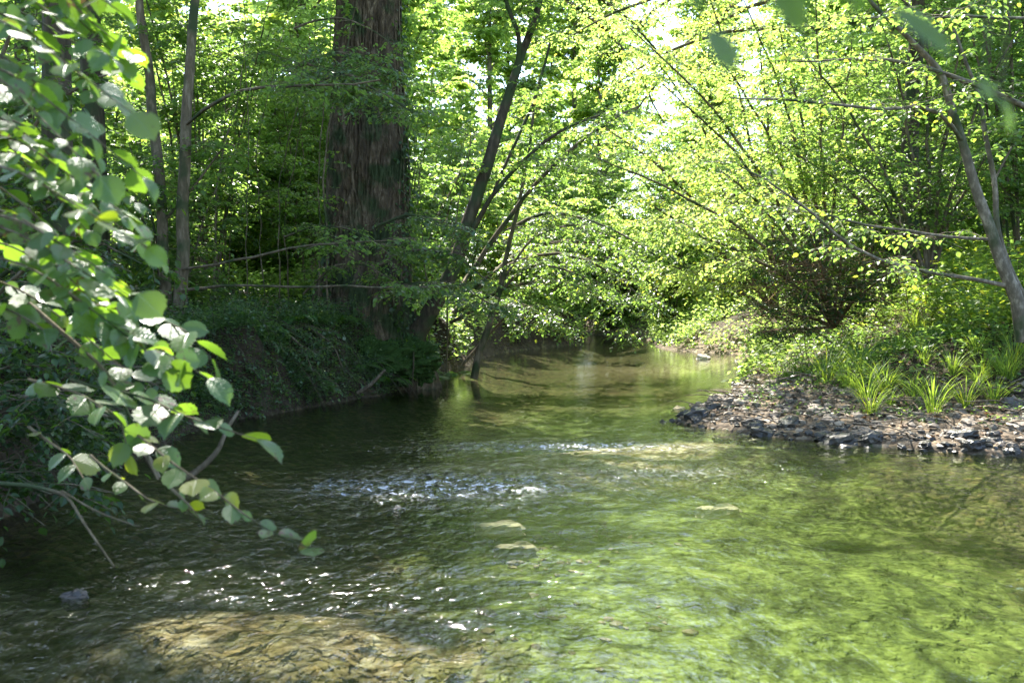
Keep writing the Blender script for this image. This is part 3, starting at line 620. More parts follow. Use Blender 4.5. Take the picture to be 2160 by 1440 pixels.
# fallen pale branches leaning in the water in front of the bank
for k, (pts, lb) in enumerate([([(975, 770, 19, 7), (1010, 730, 18.8, 7), (1045, 690, 18.6, 6), (1075, 660, 18.4, 4)], 'pale dead branch slanting out of the water by the slender stem'),
                               ([(755, 828, 13.2, 9), (785, 808, 13.1, 8), (812, 780, 13, 5)], 'broken pale stick poking up at the foot of the mossy roots')]):
    rg = np.random.default_rng(k); c, r = pix_axis(pts, 9, rg, .01); mb = MB(); tubes(mb, c[None], r[None], 6); tag(link('dead_branch', mb.mesh('dead_branch', M_twig, True)), lb, 'branch')

# ---------------------------------------------------------------- overhanging shrubs
def hang_shrub(name, label, pts_list, seed, mleaf, ls=.075, ll=.9, nl=10, tl=.4, m=7, kind='mid', droop=.25, bark=None, nt_=5, s0=.25, nj=.35, dens=1.5):
    rg = np.random.default_rng(seed); AX, RR = [], []
    for pts in pts_list:
        c, r = pix_axis(pts, 12, rg, .05); AX.append(c); RR.append(r)
    o_ = AX[0][0].copy(); root = thing(name, label, 'shrub', tuple(o_)); A = np.array(AX) - o_
    for a, r in zip(A, RR):
        mb = MB(); tubes(mb, a[None], r[None], 6); link('stem', mb.mesh('stem', bark or M_stem, True), root)
    LA, R_, TW, (P, D, Nn, Sz) = leafy(A, rg, int(nl * dens), ll, nt_, tl, m, ls, s0=s0, droop=droop, lr=.006, nj=nj, keep=lambda P: notrunk(P + o_))
    tw = MB(); tubes(tw, LA, R_, 4); tubes(tw, TW, np.full(TW.shape[:2], .0022), 3); link('twig_sprays', tw.mesh('twig_sprays', bark or M_stem, True), root)
    fo = MB(); add_leaves(fo, P, D, Nn, Sz, kind, rg=rg); link('foliage', fo.mesh('foliage', mleaf), root); return root
hang_shrub('overhanging_shrub', 'leafy grey green shrub drooping over the water right of the leaning trunk',
    [[(960, 640, 19, 10), (1060, 560, 18.5, 9), (1180, 530, 18, 7), (1290, 570, 17.6, 5), (1370, 640, 17.4, 3)],
     [(960, 660, 19, 10), (1080, 600, 19, 8), (1200, 590, 19, 6), (1290, 640, 18.6, 4), (1330, 700, 18.5, 3)],
     [(950, 640, 20, 10), (1040, 500, 20, 8), (1150, 440, 19.5, 7), (1280, 470, 19, 5), (1380, 540, 18.6, 3)],
     [(950, 680, 18.4, 8), (1030, 640, 18, 7), (1110, 640, 17.6, 5), (1180, 690, 17.4, 3)],
     [(955, 660, 21, 10), (1100, 520, 22, 8), (1240, 500, 22, 6), (1350, 560, 22, 4), (1400, 650, 22, 3)]], 71, M_cool, ls=.07, ll=1.05, nl=22)
hang_shrub('overhanging_shrub', 'cool green sprays hanging in front of the massive trunk',
    [[(640, 190, 13, 8), (720, 150, 12.4, 7), (800, 190, 12, 5), (870, 240, 11.8, 3)], [(610, 150, 13.4, 8), (700, 110, 13, 6), (790, 130, 12.6, 4), (850, 170, 12.4, 3)],
     [(640, 130, 13, 7), (740, 180, 12.8, 5), (820, 230, 12.6, 3)]], 72, M_cool, ls=.062, ll=.7, nl=20, tl=.35, m=6, s0=.1)
hang_shrub('overhanging_shrub', 'pale green sprays hanging across the leaning trunk above the water',
    [[(790, 480, 14.4, 7), (860, 450, 14, 6), (930, 460, 13.7, 4), (990, 500, 13.5, 3)], [(800, 560, 14.4, 7), (880, 520, 14, 5), (960, 540, 13.6, 4), (1030, 590, 13.4, 3)],
     [(820, 610, 14.4, 7), (900, 590, 14.2, 5), (980, 610, 14, 4), (1050, 650, 13.8, 3)]], 73, M_cool, ls=.06, ll=.6, nl=18, tl=.32, m=6, s0=.1)

hang_shrub('bramble_shrub', 'low dark bramble spilling over the left bank between the twin trunks and the massive trunk',
    [[(470, 700, 12.6, 6), (520, 690, 12.4, 5), (570, 740, 12.1, 4), (590, 820, 11.9, 2)], [(500, 700, 12.8, 6), (570, 680, 12.7, 5), (640, 730, 12.6, 4), (670, 810, 12.4, 2)], [(430, 710, 12, 6), (460, 700, 11.8, 5), (490, 760, 11.5, 4), (500, 850, 11.3, 2)],
     [(560, 700, 13.4, 6), (630, 670, 13.2, 5), (700, 720, 13, 4), (730, 790, 12.9, 2)], [(380, 730, 11.4, 6), (400, 720, 11.2, 5), (420, 780, 10.9, 4), (430, 880, 10.7, 2)]], 74, M_cool, ls=.05, ll=.45, nl=14, tl=.25, m=6, s0=.1)
hang_shrub('overhanging_shrub', 'thin leafy sprays crossing the foot of the massive trunk',
    [[(600, 500, 14.2, 5), (680, 470, 13.9, 4), (760, 490, 13.6, 3), (830, 540, 13.4, 2)], [(640, 620, 14.2, 5), (700, 560, 14, 4), (780, 560, 13.8, 3), (850, 600, 13.6, 2)], [(620, 60, 13.6, 5), (700, 30, 13.4, 4), (780, 60, 13.2, 3), (850, 110, 13, 2)]], 75, M_mid, ls=.055, ll=.55, nl=11, tl=.3, m=6, s0=.1)

# hazel coppice leaning out from the right bank
def cop(base, tips, mid=.5, Yb=14., Yt=12., wd=9):
    out = []
    for (tx, ty) in tips:
        bx, by = base; out.append([(bx, by, Yb, wd), (bx + (tx - bx) * .25, by + (ty - by) * .38, Yb * .75 + Yt * .25, wd * .8), (bx + (tx - bx) * .58, by + (ty - by) * .72, (Yb + Yt) / 2, wd * .6), (tx, ty, Yt, wd * .25)])
    return out
hang_shrub('hazel_coppice', 'hazel coppice arching left over the stream from the middle of the right bank',
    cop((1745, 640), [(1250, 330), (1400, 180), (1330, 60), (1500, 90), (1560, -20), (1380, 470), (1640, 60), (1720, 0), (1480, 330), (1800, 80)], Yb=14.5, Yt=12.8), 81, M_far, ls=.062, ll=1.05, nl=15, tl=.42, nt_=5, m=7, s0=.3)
hang_shrub('hazel_coppice', 'hazel coppice behind the pale bending trunk on the right bank',
    cop((1960, 600), [(1700, 120), (1850, 0), (1950, -80), (2050, 0), (2150, 60), (1640, 300), (2100, 300), (1780, 330)], Yb=14, Yt=13), 82, M_mid, ls=.062, ll=1.05, nl=15, tl=.42, nt_=5, m=7, s0=.25)
hang_shrub('hazel_coppice', 'far hazel coppice leaning over the sunny bend of the river',
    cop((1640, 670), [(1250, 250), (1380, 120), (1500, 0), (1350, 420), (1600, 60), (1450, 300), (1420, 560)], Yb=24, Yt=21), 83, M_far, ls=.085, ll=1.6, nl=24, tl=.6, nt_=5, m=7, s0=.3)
hang_shrub('beech_boughs', 'high sunlit boughs reaching across the top of the gap over the river',
    [[(1750, -100, 27, 12), (1560, -60, 27, 9), (1400, 0, 27, 6), (1270, 120, 27, 3)], [(1700, -100, 28, 12), (1520, 30, 28, 9), (1420, 130, 28, 6), (1330, 250, 28, 3)], [(1050, -100, 28, 12), (1200, 0, 28, 9), (1320, 100, 28, 6), (1400, 260, 28, 3)], [(1750, -60, 24, 12), (1500, -40, 22, 9), (1300, 20, 21, 6), (1180, 90, 20.5, 3)], [(1750, 60, 24, 12), (1550, 60, 23, 9), (1400, 110, 22, 6), (1280, 190, 21.5, 3)], [(1700, -160, 22, 12), (1450, -120, 21, 9), (1280, -60, 20, 6), (1150, -20, 19.5, 3)],
     [(1000, -160, 24, 12), (1180, -60, 25, 9), (1330, 40, 26, 6), (1430, 160, 26, 3)], [(1800, -10, 26, 12), (1620, 0, 26, 9), (1480, 60, 26, 6), (1380, 160, 26, 3)]], 86, M_far, ls=.085, ll=1.5, nl=22, tl=.6, s0=.05)
hang_shrub('bramble_thicket', 'brown twiggy thicket on the right bank with yellow green leaves on its left',
    cop((1760, 690), [(1600, 560), (1570, 640), (1640, 500), (1700, 470), (1780, 480), (1860, 500), (1590, 700), (1900, 560), (1660, 600), (1830, 600)], Yb=13.6, Yt=13, wd=8), 84, M_dark, ls=.045, ll=.45, nl=16, tl=.25, nt_=5, m=5, s0=.1, bark=M_brown)
mb = MB(); rg = np.random.default_rng(85)
for k in range(260):
    px = rg.uniform(1600, 1920); py = rg.uniform(540, 700); p0 = at(px, py, rg.uniform(12.8, 14.2)); d = nrm(np.array([rg.normal(-.3, .8), rg.normal(0, .5), rg.normal(.2, .5)])); Lx = rg.uniform(.3, 1.0)
    if p0[2] < H(p0[0], p0[1]) + .02: continue
    c = resample([p0, p0 + d * Lx * .5 + rg.normal(0, .06, 3), p0 + d * Lx - UP * .08], 7, rg, .04); tubes(mb, c[None], (.006 * rg.uniform(.5, 1.4) * np.linspace(1, .3, 7))[None], 3)
tag(link('brushwood', mb.mesh('brushwood', M_brown, True)), 'tangle of dead brown twigs under the right bank thicket', 'brushwood', kind='stuff')

mb = MB(); rg = np.random.default_rng(87); n = 0
while n < 230:
    x, y = rg.uniform(-5, -1.2), rg.uniform(7.5, 18); d = river_sd(np.array([x]), np.array([y]))[0]
    if not (.05 < d < 1.0) or rightside(np.array([x]), np.array([y]))[0]: continue
    p0 = np.array([x, y, H(x, y) + rg.uniform(0, .25)]); a = rg.uniform(-1.2, 1.0); dr = np.array([math.cos(a), math.sin(a) - .5, rg.normal(-.25, .45)]); Lx = rg.uniform(.25, .9)
    c = resample([p0, p0 + dr * Lx * .5 + [0, 0, .12 * Lx], p0 + dr * Lx - UP * .25 * Lx], 8, rg, .04); tubes(mb, c[None], (.0045 * rg.uniform(.5, 1.8) * np.linspace(1, .3, 8))[None], 3); n += 1
tag(link('brushwood', mb.mesh('brushwood', M_darkbark, True)), 'thin bare twigs and roots hanging along the dark left bank', 'brushwood', kind='stuff')

# ---------------------------------------------------------------- repeated background woodland
def bgshrub(seed, **k):
    a = dict(S_=9, Ht=5.2, nl=17, ll=1.35, nt_=6, tl=.5, m=8, ls=.105, kind='far', group='hazel shrubs of the wood behind'); a.update(k)
    return make_shrub('hazel_shrub', 'many stemmed green hazel shrub standing in the wood behind the stream', 'shrub', seed, **a)
protoS = [bgshrub(201, mleaf=M_cool), bgshrub(202, Ht=6.5, S_=11, tilt=(.03, .22)), bgshrub(203, Ht=3.4, S_=8, ll=1.1, nl=15, s0=.05)]
protoF = [bgshrub(211, join=True, mleaf=M_far, ls=.15, nl=18, ll=1.6, s0=.03), bgshrub(212, join=True, mleaf=M_mid, Ht=7.5, ls=.16, nl=20, ll=1.8, s0=.03)]
tr_lab = 'leafy woodland tree with a light green crown standing far behind the stream'
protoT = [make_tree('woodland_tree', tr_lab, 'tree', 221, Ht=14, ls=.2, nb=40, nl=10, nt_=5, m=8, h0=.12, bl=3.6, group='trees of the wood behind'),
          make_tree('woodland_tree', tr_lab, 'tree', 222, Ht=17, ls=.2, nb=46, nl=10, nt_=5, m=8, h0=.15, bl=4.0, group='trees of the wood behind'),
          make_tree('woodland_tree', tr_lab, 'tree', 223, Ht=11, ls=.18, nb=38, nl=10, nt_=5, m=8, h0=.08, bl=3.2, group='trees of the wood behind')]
used = {}
def putp(protos, k, x, y, rz, s_):
    k %= len(protos); key = id(protos[k]); f = key not in used; used[key] = 1
    return place(protos[k], x, y, rz, s_, f)
rg = np.random.default_rng(300)
# left wood: rows of shrubs from 16 m outwards
for (x, y, k, s_) in [(-5.2, 17, 1, 1), (-7.5, 15.5, 0, 1.05), (-4.0, 20.5, 1, 1.0), (-6.8, 21, 0, 1.1), (-10, 19, 1, 1), (-2.9, 24.5, 2, 1.3), (-5.5, 26, 1, 1.1), (-9, 26, 0, 1.2),
                      (-8.3, 12, 2, 1.2), (-12.5, 23, 0, 1.2), (-2.6, 29, 0, 1.1), (-7.3, 31, 1, 1.2), (-13, 30, 1, 1.2), (-4.5, 13.2, 2, .7), (-5.9, 10.2, 2, .9), (-3.2, 18.9, 2, .75)]:
    putp(protoS, k, x, y, rg.uniform(0, 6), s_)
# right bank shrubs
for (x, y, k, s_) in [(7.5, 14.5, 1, 1), (9.5, 17.5, 0, 1.1), (6.8, 19, 0, 1.0), (8.2, 23.5, 1, 1.1), (11.5, 20.5, 1, 1.1), (10.5, 15.5, 2, 1.2), (8.3, 28, 0, 1.1), (12.5, 26, 1, 1.2), (6.9, 31, 2, 1.2), (9, 33, 0, 1.2), (7.9, 11.8, 2, .9)]:
    putp(protoS, k, x, y, rg.uniform(0, 6), s_)
# far shrubs closing the bend
for (x, y, k, s_) in [(.2, 31.5, 0, .9), (1.3, 34, 1, .9), (-1.8, 35, 0, 1.1), (5.4, 33.5, 0, .85), (6.6, 36, 1, 1.0), (4.2, 41.5, 0, 1.0), (8.2, 40, 1, 1.1), (-4.2, 39.5, 0, 1.1), (1, 46.5, 1, 1.1), (5, 46, 0, 1.2), (10, 44, 0, 1.2), (-5, 34.5, 1, 1.0), (-9.5, 36, 1, 1.2),
                      (-14, 37, 0, 1.3), (-18, 33, 1, 1.2), (14.5, 33, 0, 1.2), (13, 38, 1, 1.3), (18, 36, 0, 1.3), (17, 29, 1, 1.2), (-17, 26, 0, 1.2)]:
    putp(protoF, k, x, y, rg.uniform(0, 6), s_)
rg = np.random.default_rng(305)
for i in range(46):
    x = -30 + 64 * (i + .5) / 46 + rg.normal(0, .8); y = [43, 49, 56][i % 3] + rg.normal(0, 1.2)
    if river_sd(np.array([x]), np.array([y]))[0] > 1: putp(protoF, i % 2, x, y, rg.uniform(0, 6), rg.uniform(1.0, 1.4))
for x, y, k, s_ in [(-4.6, 23, 1, 1.1), (-6.5, 28.5, 0, 1.2), (-11, 22, 0, 1.1), (-9, 32, 1, 1.2), (-3.2, 32, 1, 1), (-14.5, 27, 1, 1.2), (-12, 16.5, 1, 1.1), (11, 30, 1, 1.2), (14, 22, 0, 1.2), (8, 20.8, 1, 1), (10, 36, 0, 1.1), (-7, 24, 2, 1.3)]:
    putp(protoF, k, x, y, rg.uniform(0, 6), s_)
# far trees
for row, (yy, n, x0, x1) in enumerate([(31, 7, -20, 22), (40, 9, -24, 26), (50, 12, -32, 36), (62, 14, -40, 44), (76, 15, -50, 54)]):
    for i in range(n):
        x = x0 + (x1 - x0) * (i + .5) / n + rg.normal(0, .9); y = yy + rg.normal(0, 2.2)
        if river_sd(np.array([x]), np.array([y]))[0] < 1.2 or (row < 2 and -3 < x < 8): continue
        putp(protoT, int(rg.integers(0, 3)), x, y, rg.uniform(0, 6), rg.uniform(.85, 1.15) * [1, 1, 1.1, 1.4, 1.75][row])

# pale upright shoots near the big trunk
rg = np.random.default_rng(31)
for k, (px, Y_) in enumerate([(672, 14.6), (692, 14.4), (850, 16.3), (872, 16.8), (905, 17.6), (560, 16.2), (520, 15.4), (480, 17), (610, 17.4), (450, 15.2), (940, 18.2), (588, 15.6)]):
    b0 = at(px, 600, Y_); z0 = H(b0[0], b0[1]) - .1; top = rg.uniform(3.2, 5.2)
    c = resample([(b0[0], b0[1], z0), (b0[0] + rg.normal(0, .1), b0[1], z0 + top * .5), (b0[0] + rg.normal(.15, .3), b0[1] + rg.normal(0, .2), z0 + top)], 16, rg, .06)
    root = thing('hazel_shoot', 'thin pale upright shoot rising from the undergrowth near the massive trunk', 'sapling', (b0[0], b0[1], z0), group='thin upright shoots around the massive trunk')
    c = c - c[0]; mb = MB(); tubes(mb, c[None], (rg.uniform(.010, .022) * np.linspace(1, .4, 16))[None], 5); link('stem', mb.mesh('stem', M_stem, True), root)
    LA, R_, TW, (P, D, Nn, Sz) = leafy(c[None], rg, 12, .45, 3, .25, 5, .065, s0=.3, lr=.004)
    fo = MB(); add_leaves(fo, P, D, Nn, Sz, 'mid', rg=rg); link('foliage', fo.mesh('foliage', M_mid), root)

# ---------------------------------------------------------------- foreground hazel at the left
fh = thing('foreground_hazel', 'near hazel with broad soft leaves hanging down across the left edge', 'shrub', (-1.9, 2.4, 0))
fo0 = np.array([-1.9, 2.4, 0]); rg = np.random.default_rng(41); br = MB(); P0, D0, L0 = [], [], []
LP, LD, LN, LS = [], [], [], []
def edge(y): return np.interp(y, [-200, 0, 150, 300, 380, 480, 600, 700, 800, 900], [250, 270, 310, 300, 320, 300, 345, 420, 460, 440])
def frond(pts, ls, gap=.033, rl=.0035, nj=.45, skip=0., trim=.1):
    q = np.array([at(*p) for p in pts]); s_ = np.linalg.norm(np.diff(q, axis=0), axis=1).sum(); K = max(8, int(s_ / gap)); c = resample(q, K, rg, .012)
    tubes(br, c[None] - fo0, (rl * np.linspace(1.4, .35, K))[None], 5); T = nrm(np.gradient(c, axis=0)); sd_ = nrm(np.cross(T, UP))
    for i in range(int(K * trim), K):
        if rg.random() < skip: continue
        sg = 1 if i % 2 else -1; d = T[i] * .5 + sd_[i] * sg * .8 + rg.normal(0, .25, 3) - UP * .22
        if i == K - 1: d = T[i] - UP * .2
        LP.append(c[i]); LD.append(d); LN.append(UP + rg.normal(0, nj, 3) + np.array([.1, -.25, 0])); LS.append(ls * (.5 + .75 * rg.random() ** .8))
for k in range(40):
    y0 = -330 + k * 30 + rg.uniform(-30, 30); Yd = rg.uniform(1.9, 3.0)
    y1 = y0 + rg.uniform(180, 330); x1 = edge(y1) * rg.uniform(.55, 1.0); x0 = -160
    if y1 > 860: continue
    frond([(x0, y0, Yd + .3), ((x0 + x1) / 2 - 20, (y0 + y1) / 2 - 55, Yd + .1), (x1, y1, Yd)], .064 + .012 * (Yd - 2), gap=.03, skip=.12)
# individually placed sprays hanging over the water
frond([(120, 600, 2.5), (250, 690, 2.4), (350, 740, 2.35), (440, 800, 2.3)], .085)
frond([(180, 640, 2.7), (300, 660, 2.6), (390, 700, 2.5), (440, 760, 2.45)], .085)
frond([(150, 800, 2.6), (300, 830, 2.5), (400, 880, 2.4), (540, 925, 2.35)], .088, skip=.25, trim=.2)
frond([(60, 800, 2.8), (160, 830, 2.7), (250, 880, 2.6), (270, 960, 2.55)], .075, skip=.2)
frond([(200, 850, 2.8), (290, 910, 2.6), (380, 985, 2.5), (450, 1030, 2.45), (510, 1080, 2.4), (590, 1130, 2.35), (680, 1160, 2.3)], .062, gap=.03, skip=.15, trim=.15)
frond([(190, 960, 2.8), (260, 1010, 2.7), (320, 1060, 2.6), (400, 1080, 2.55)], .055, skip=.25, trim=.3)
frond([(60, 900, 2.9), (150, 960, 2.8), (180, 1010, 2.7)], .075, skip=.2)
frond([(350, 1020, 2.6), (400, 1060, 2.55), (430, 1100, 2.5)], .05, skip=.3, trim=.3)
c = np.array([at(-60, 1008, 3.1), at(60, 1018, 3), at(140, 1040, 2.9), at(180, 1110, 2.8), at(245, 1200, 2.7)]); tubes(br, resample(c, 24, rg, .012)[None] - fo0, (.006 * np.linspace(1.3, .4, 24))[None], 6)
c = np.array([at(130, 1035, 2.9), at(220, 1080, 2.85), at(300, 1105, 2.8)]); tubes(br, resample(c, 12, rg, .01)[None] - fo0, (.003 * np.linspace(1.3, .4, 12))[None], 5)
c = np.array([at(60, 640, 2.8), at(230, 780, 2.75), at(290, 900, 2.7), at(335, 1010, 2.7)]); tubes(br, resample(c, 20, rg, .012)[None] - fo0, (.0055 * np.linspace(1.3, .5, 20))[None], 6)
for i, (a, b_) in enumerate([((-2.0, 2.6, -.2), (-1.75, 2.6, 1.3)), ((-1.95, 2.4, -.2), (-1.8, 2.5, 2.4)), ((-1.9, 2.5, -.2), (-1.5, 3.0, 1.8))]):
    c = resample([a, (np.array(a) + b_) / 2 + [-.08, 0, .1], b_], 14, rg, .02); mb = MB(); tubes(mb, c[None] - fo0, (.018 * np.linspace(1.2, .6, 14))[None], 7); link('stem', mb.mesh('stem', M_stem, True), fh)
link('branches', br.mesh('branches', M_stem, True), fh)
LP, LD, LN, LS = map(np.array, (LP, LD, LN, LS)); dcam = np.linalg.norm(LP - np.array([0, 0, CAMZ]), axis=1)
fo = MB(); rn = rg.random(len(LP)) * .75; low = (LP[:, 2] < .98) & (rg.random(len(LP)) < .25); rn[low] = .97
add_leaves(fo, LP - fo0, LD, LN, LS, 'near', rnd=rn, uv=True, wid=.98)
link('foliage', fo.mesh('foliage', M_hazel, True), fh)

# darker shrubs just behind it, filling the left bank
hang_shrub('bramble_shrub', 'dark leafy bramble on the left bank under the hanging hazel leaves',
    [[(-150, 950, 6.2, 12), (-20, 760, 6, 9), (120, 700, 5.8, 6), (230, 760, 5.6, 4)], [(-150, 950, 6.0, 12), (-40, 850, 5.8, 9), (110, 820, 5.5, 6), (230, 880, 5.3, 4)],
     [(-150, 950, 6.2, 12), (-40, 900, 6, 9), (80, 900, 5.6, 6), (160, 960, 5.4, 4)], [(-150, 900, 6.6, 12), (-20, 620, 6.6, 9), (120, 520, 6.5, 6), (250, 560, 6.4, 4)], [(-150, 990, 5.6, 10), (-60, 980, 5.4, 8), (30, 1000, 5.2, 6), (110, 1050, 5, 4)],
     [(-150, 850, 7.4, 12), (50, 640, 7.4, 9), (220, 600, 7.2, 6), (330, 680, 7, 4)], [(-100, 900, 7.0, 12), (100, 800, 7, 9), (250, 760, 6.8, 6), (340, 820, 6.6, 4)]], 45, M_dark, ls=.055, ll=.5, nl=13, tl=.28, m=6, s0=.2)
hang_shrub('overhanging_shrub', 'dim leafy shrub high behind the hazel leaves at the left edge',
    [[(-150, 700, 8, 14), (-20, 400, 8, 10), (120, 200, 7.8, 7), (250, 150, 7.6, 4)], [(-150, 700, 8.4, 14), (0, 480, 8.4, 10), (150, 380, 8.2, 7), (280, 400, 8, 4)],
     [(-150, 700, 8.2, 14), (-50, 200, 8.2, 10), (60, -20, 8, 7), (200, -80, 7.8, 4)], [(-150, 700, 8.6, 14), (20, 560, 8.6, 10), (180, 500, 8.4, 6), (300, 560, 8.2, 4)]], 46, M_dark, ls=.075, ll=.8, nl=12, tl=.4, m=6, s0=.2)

# near branch with soft leaves hanging in from the top right
rb = thing('overhead_branch', 'blurred leafy branch tip hanging in at the top right, closest to the viewer', 'branch', tuple(at(2260, -80, .6))); o_ = at(2260, -80, .6)
mb = MB(); q = [at(*p) for p in [(2300, 60, .62), (2200, -60, .61), (2000, -95, .6), (1800, -70, .6), (1600, -60, .6), (1400, -80, .6)]]; tubes(mb, resample(q, 20)[None] - o_, np.full((1, 20), .0016), 5)
link('twig', mb.mesh('twig', M_stem, True), rb)
for k, (x0, y0, x1, y1, wl, yy) in enumerate([(1450, -60, 1485, 30, 1., .9), (1500, 60, 1560, 165, 1.1, .93), (1620, -50, 1725, 70, .9, .9), (1730, -20, 1850, -60, .8, .95), (1780, 95, 1915, 50, 1.3, .88), (1880, 20, 2050, 120, .8, .92), (2070, 165, 2100, 225, .9, .95), (2105, 205, 2155, 285, .7, .97), (1830, -90, 1790, 30, 1., .95), (1330, -90, 1400, 0, .9, .93)]):
    x1 = x0 + (x1 - x0) * .85; y1 = y0 + (y1 - y0) * .85; yy -= .33; wl *= .72; a, b_ = at(x0, y0, yy), at(x1, y1, yy - .01); mb = MB(); Lf = np.linalg.norm(b_ - a)
    add_leaves(mb, (a - o_)[None], (b_ - a)[None], np.array([[.25 * math.sin(k * 2.1), -.5 + .3 * math.cos(k * 1.7), .8]]), np.array([Lf]), 'near', rnd=np.array([.25 + .05 * k]), uv=True, wid=wl)
    st_ = MB(); tubes(st_, resample([a, a + [.004, .0, .02], at(x0 + 20, -75, yy + .02)], 8)[None] - o_, np.full((1, 8), .0007), 4)
    lf_ = link('leaf', mb.mesh('leaf', M_hazel, True), rb); link('leaf_stalk', st_.mesh('leaf_stalk', M_stem, True), lf_)

# ---------------------------------------------------------------- ferns
def make_fern(seed, label):
    rg = np.random.default_rng(seed); root = thing('fern', label, 'fern')
    for k in range(8):
        az = k * .785 + rg.uniform(-.3, .3); Lf = rg.uniform(.5, .75); K = 22; t_ = np.linspace(0, 1, K); h = np.array([math.cos(az), math.sin(az), 0])
        c = h * (Lf * t_)[:, None] * .85 + UP * (Lf * (.75 * t_ - .75 * t_ ** 2.2))[:, None]; mb = MB(); tubes(mb, c[None], (.003 * np.linspace(1, .3, K))[None], 3)
        T = nrm(np.gradient(c, axis=0)); sd_ = nrm(np.cross(T, UP)); wd = .13 * np.sin(np.pi * np.clip(t_ * .85 + .12, 0, 1)) ** .8
        for sg in (1, -1):
            add_leaves(mb, c[2:], (sd_ * sg + T * .35 - UP * .15)[2:], np.cross(sd_, T)[2:] * 1. + rg.normal(0, .1, (K - 2, 3)), wd[2:], 'lance', rg=rg, wid=1.3)
        link('frond', mb.mesh('frond', M_fern), root)
    return root
fern0 = make_fern(1, 'fern on the dark left bank below the slim twin trunks')
for k, (px, Yy, s_, lb) in enumerate([(480, 12.8, 1.0, None), (700, 14.2, 1.0, 'fern growing at the left foot of the massive trunk'), (820, 14.4, .9, 'fern growing on the mossy root mass'), (560, 12.6, .8, 'small fern between the twin trunks and the massive trunk'),
                                      (400, 11.6, .9, 'fern hanging over the edge of the left bank by the foot of the twin trunks'), (620, 13.3, .9, 'fern midway between the twin trunks and the massive trunk, over the water'), (760, 14.0, .8, 'fern in front of the massive trunk on the mossy roots'), (900, 17.4, 1.0, 'fern right behind the foot of the leaning trunk'),
                                      (950, 18.5, 1.3, 'bright fern at the water edge behind the leaning trunk'), (1920, 12.5, 1.1, 'bright fern on the right bank behind the grass'), (2010, 11.7, 1.0, 'fern beside the foot of the pale bending trunk')]):
    x = (px - 1080) / F * Yy; place(fern0, x, Yy, k * 1.1, s_, first=(k == 0), label=lb, dz=.0 if k != 2 else .12)

# ---------------------------------------------------------------- undergrowth, litter, grass, gravel
def herbs(name, label, n, box, hr, lsr, m_, seed, cond, kpl=8, cat='undergrowth', kind='far', wid=1.):
    rg = np.random.default_rng(seed); x = rg.uniform(box[0], box[1], n); y = rg.uniform(box[2], box[3], n); d = river_sd(x, y); k = cond(x, y, d) & (n2(x, y, .8, seed, 2) + rg.normal(0, .25, n) > -.25); x, y = x[k], y[k]
    z = height(x, y); n = len(x); h = rg.uniform(*hr, n)
    P = np.stack([x, y, z], -1)[:, None] + np.concatenate([rg.normal(0, .07, (n, kpl, 2)), (h[:, None] * rg.uniform(.2, 1, (n, kpl)))[..., None]], -1)
    az = rg.uniform(0, 6.28, (n, kpl)); D = np.stack([np.cos(az), np.sin(az), rg.normal(-.1, .3, (n, kpl))], -1); Nn = UP + rg.normal(0, .35, (n, kpl, 3))
    Sz = rg.uniform(*lsr, (n, kpl)); mb = MB(); add_leaves(mb, P.reshape(-1, 3), D.reshape(-1, 3), Nn.reshape(-1, 3), Sz.ravel(), kind, rg=rg, wid=wid)
    st = MB(); top = P[:, 0].copy(); top[:, 2] = z + h; C = np.stack([np.stack([x, y, z - .02], -1), top], 1); tubes(mb, C, np.full((n, 2), .0022), 3, rnd=np.full(n, .3))
    return tag(link(name, mb.mesh(name, m_)), label, cat, kind='stuff')
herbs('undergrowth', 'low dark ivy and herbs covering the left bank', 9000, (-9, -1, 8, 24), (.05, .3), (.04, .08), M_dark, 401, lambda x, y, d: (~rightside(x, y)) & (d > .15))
herbs('undergrowth', 'low green nettles and herbs covering the right bank', 9000, (1.8, 12, 7, 22), (.06, .32), (.04, .075), M_mid, 402, lambda x, y, d: rightside(x, y) & (d > 1.5 - .55 * sm(11.5, 13, y)))
herbs('undergrowth', 'scattered seedlings and small herbs at the top edge of the gravel', 3000, (1.8, 9, 8, 18), (.02, .14), (.02, .05), M_mid, 406, lambda x, y, d: rightside(x, y) & (d > .7) & (d < 1.9))
herbs('undergrowth', 'tall bright nettles behind the pale trunk on the right bank', 2600, (5, 12, 11, 20), (.4, 1.0), (.06, .11), M_grass, 403, lambda x, y, d: rightside(x, y) & (d > 2.6), kpl=14)
herbs('undergrowth', 'sunlit herbs and shrubs edging the far bend of the river', 17000, (-6, 14, 15, 46), (.12, .8), (.07, .13), M_far, 404, lambda x, y, d: (d > .1) & (d < 5) & (rightside(x, y) | (y > 18)), kpl=10)
herbs('undergrowth', 'dark herbs trailing over the edge of the left bank', 15000, (-4.6, -1, 7, 19), (.02, .4), (.025, .06), M_cool, 405, lambda x, y, d: (~rightside(x, y)) & (d > .02) & (d < .8), kpl=10)

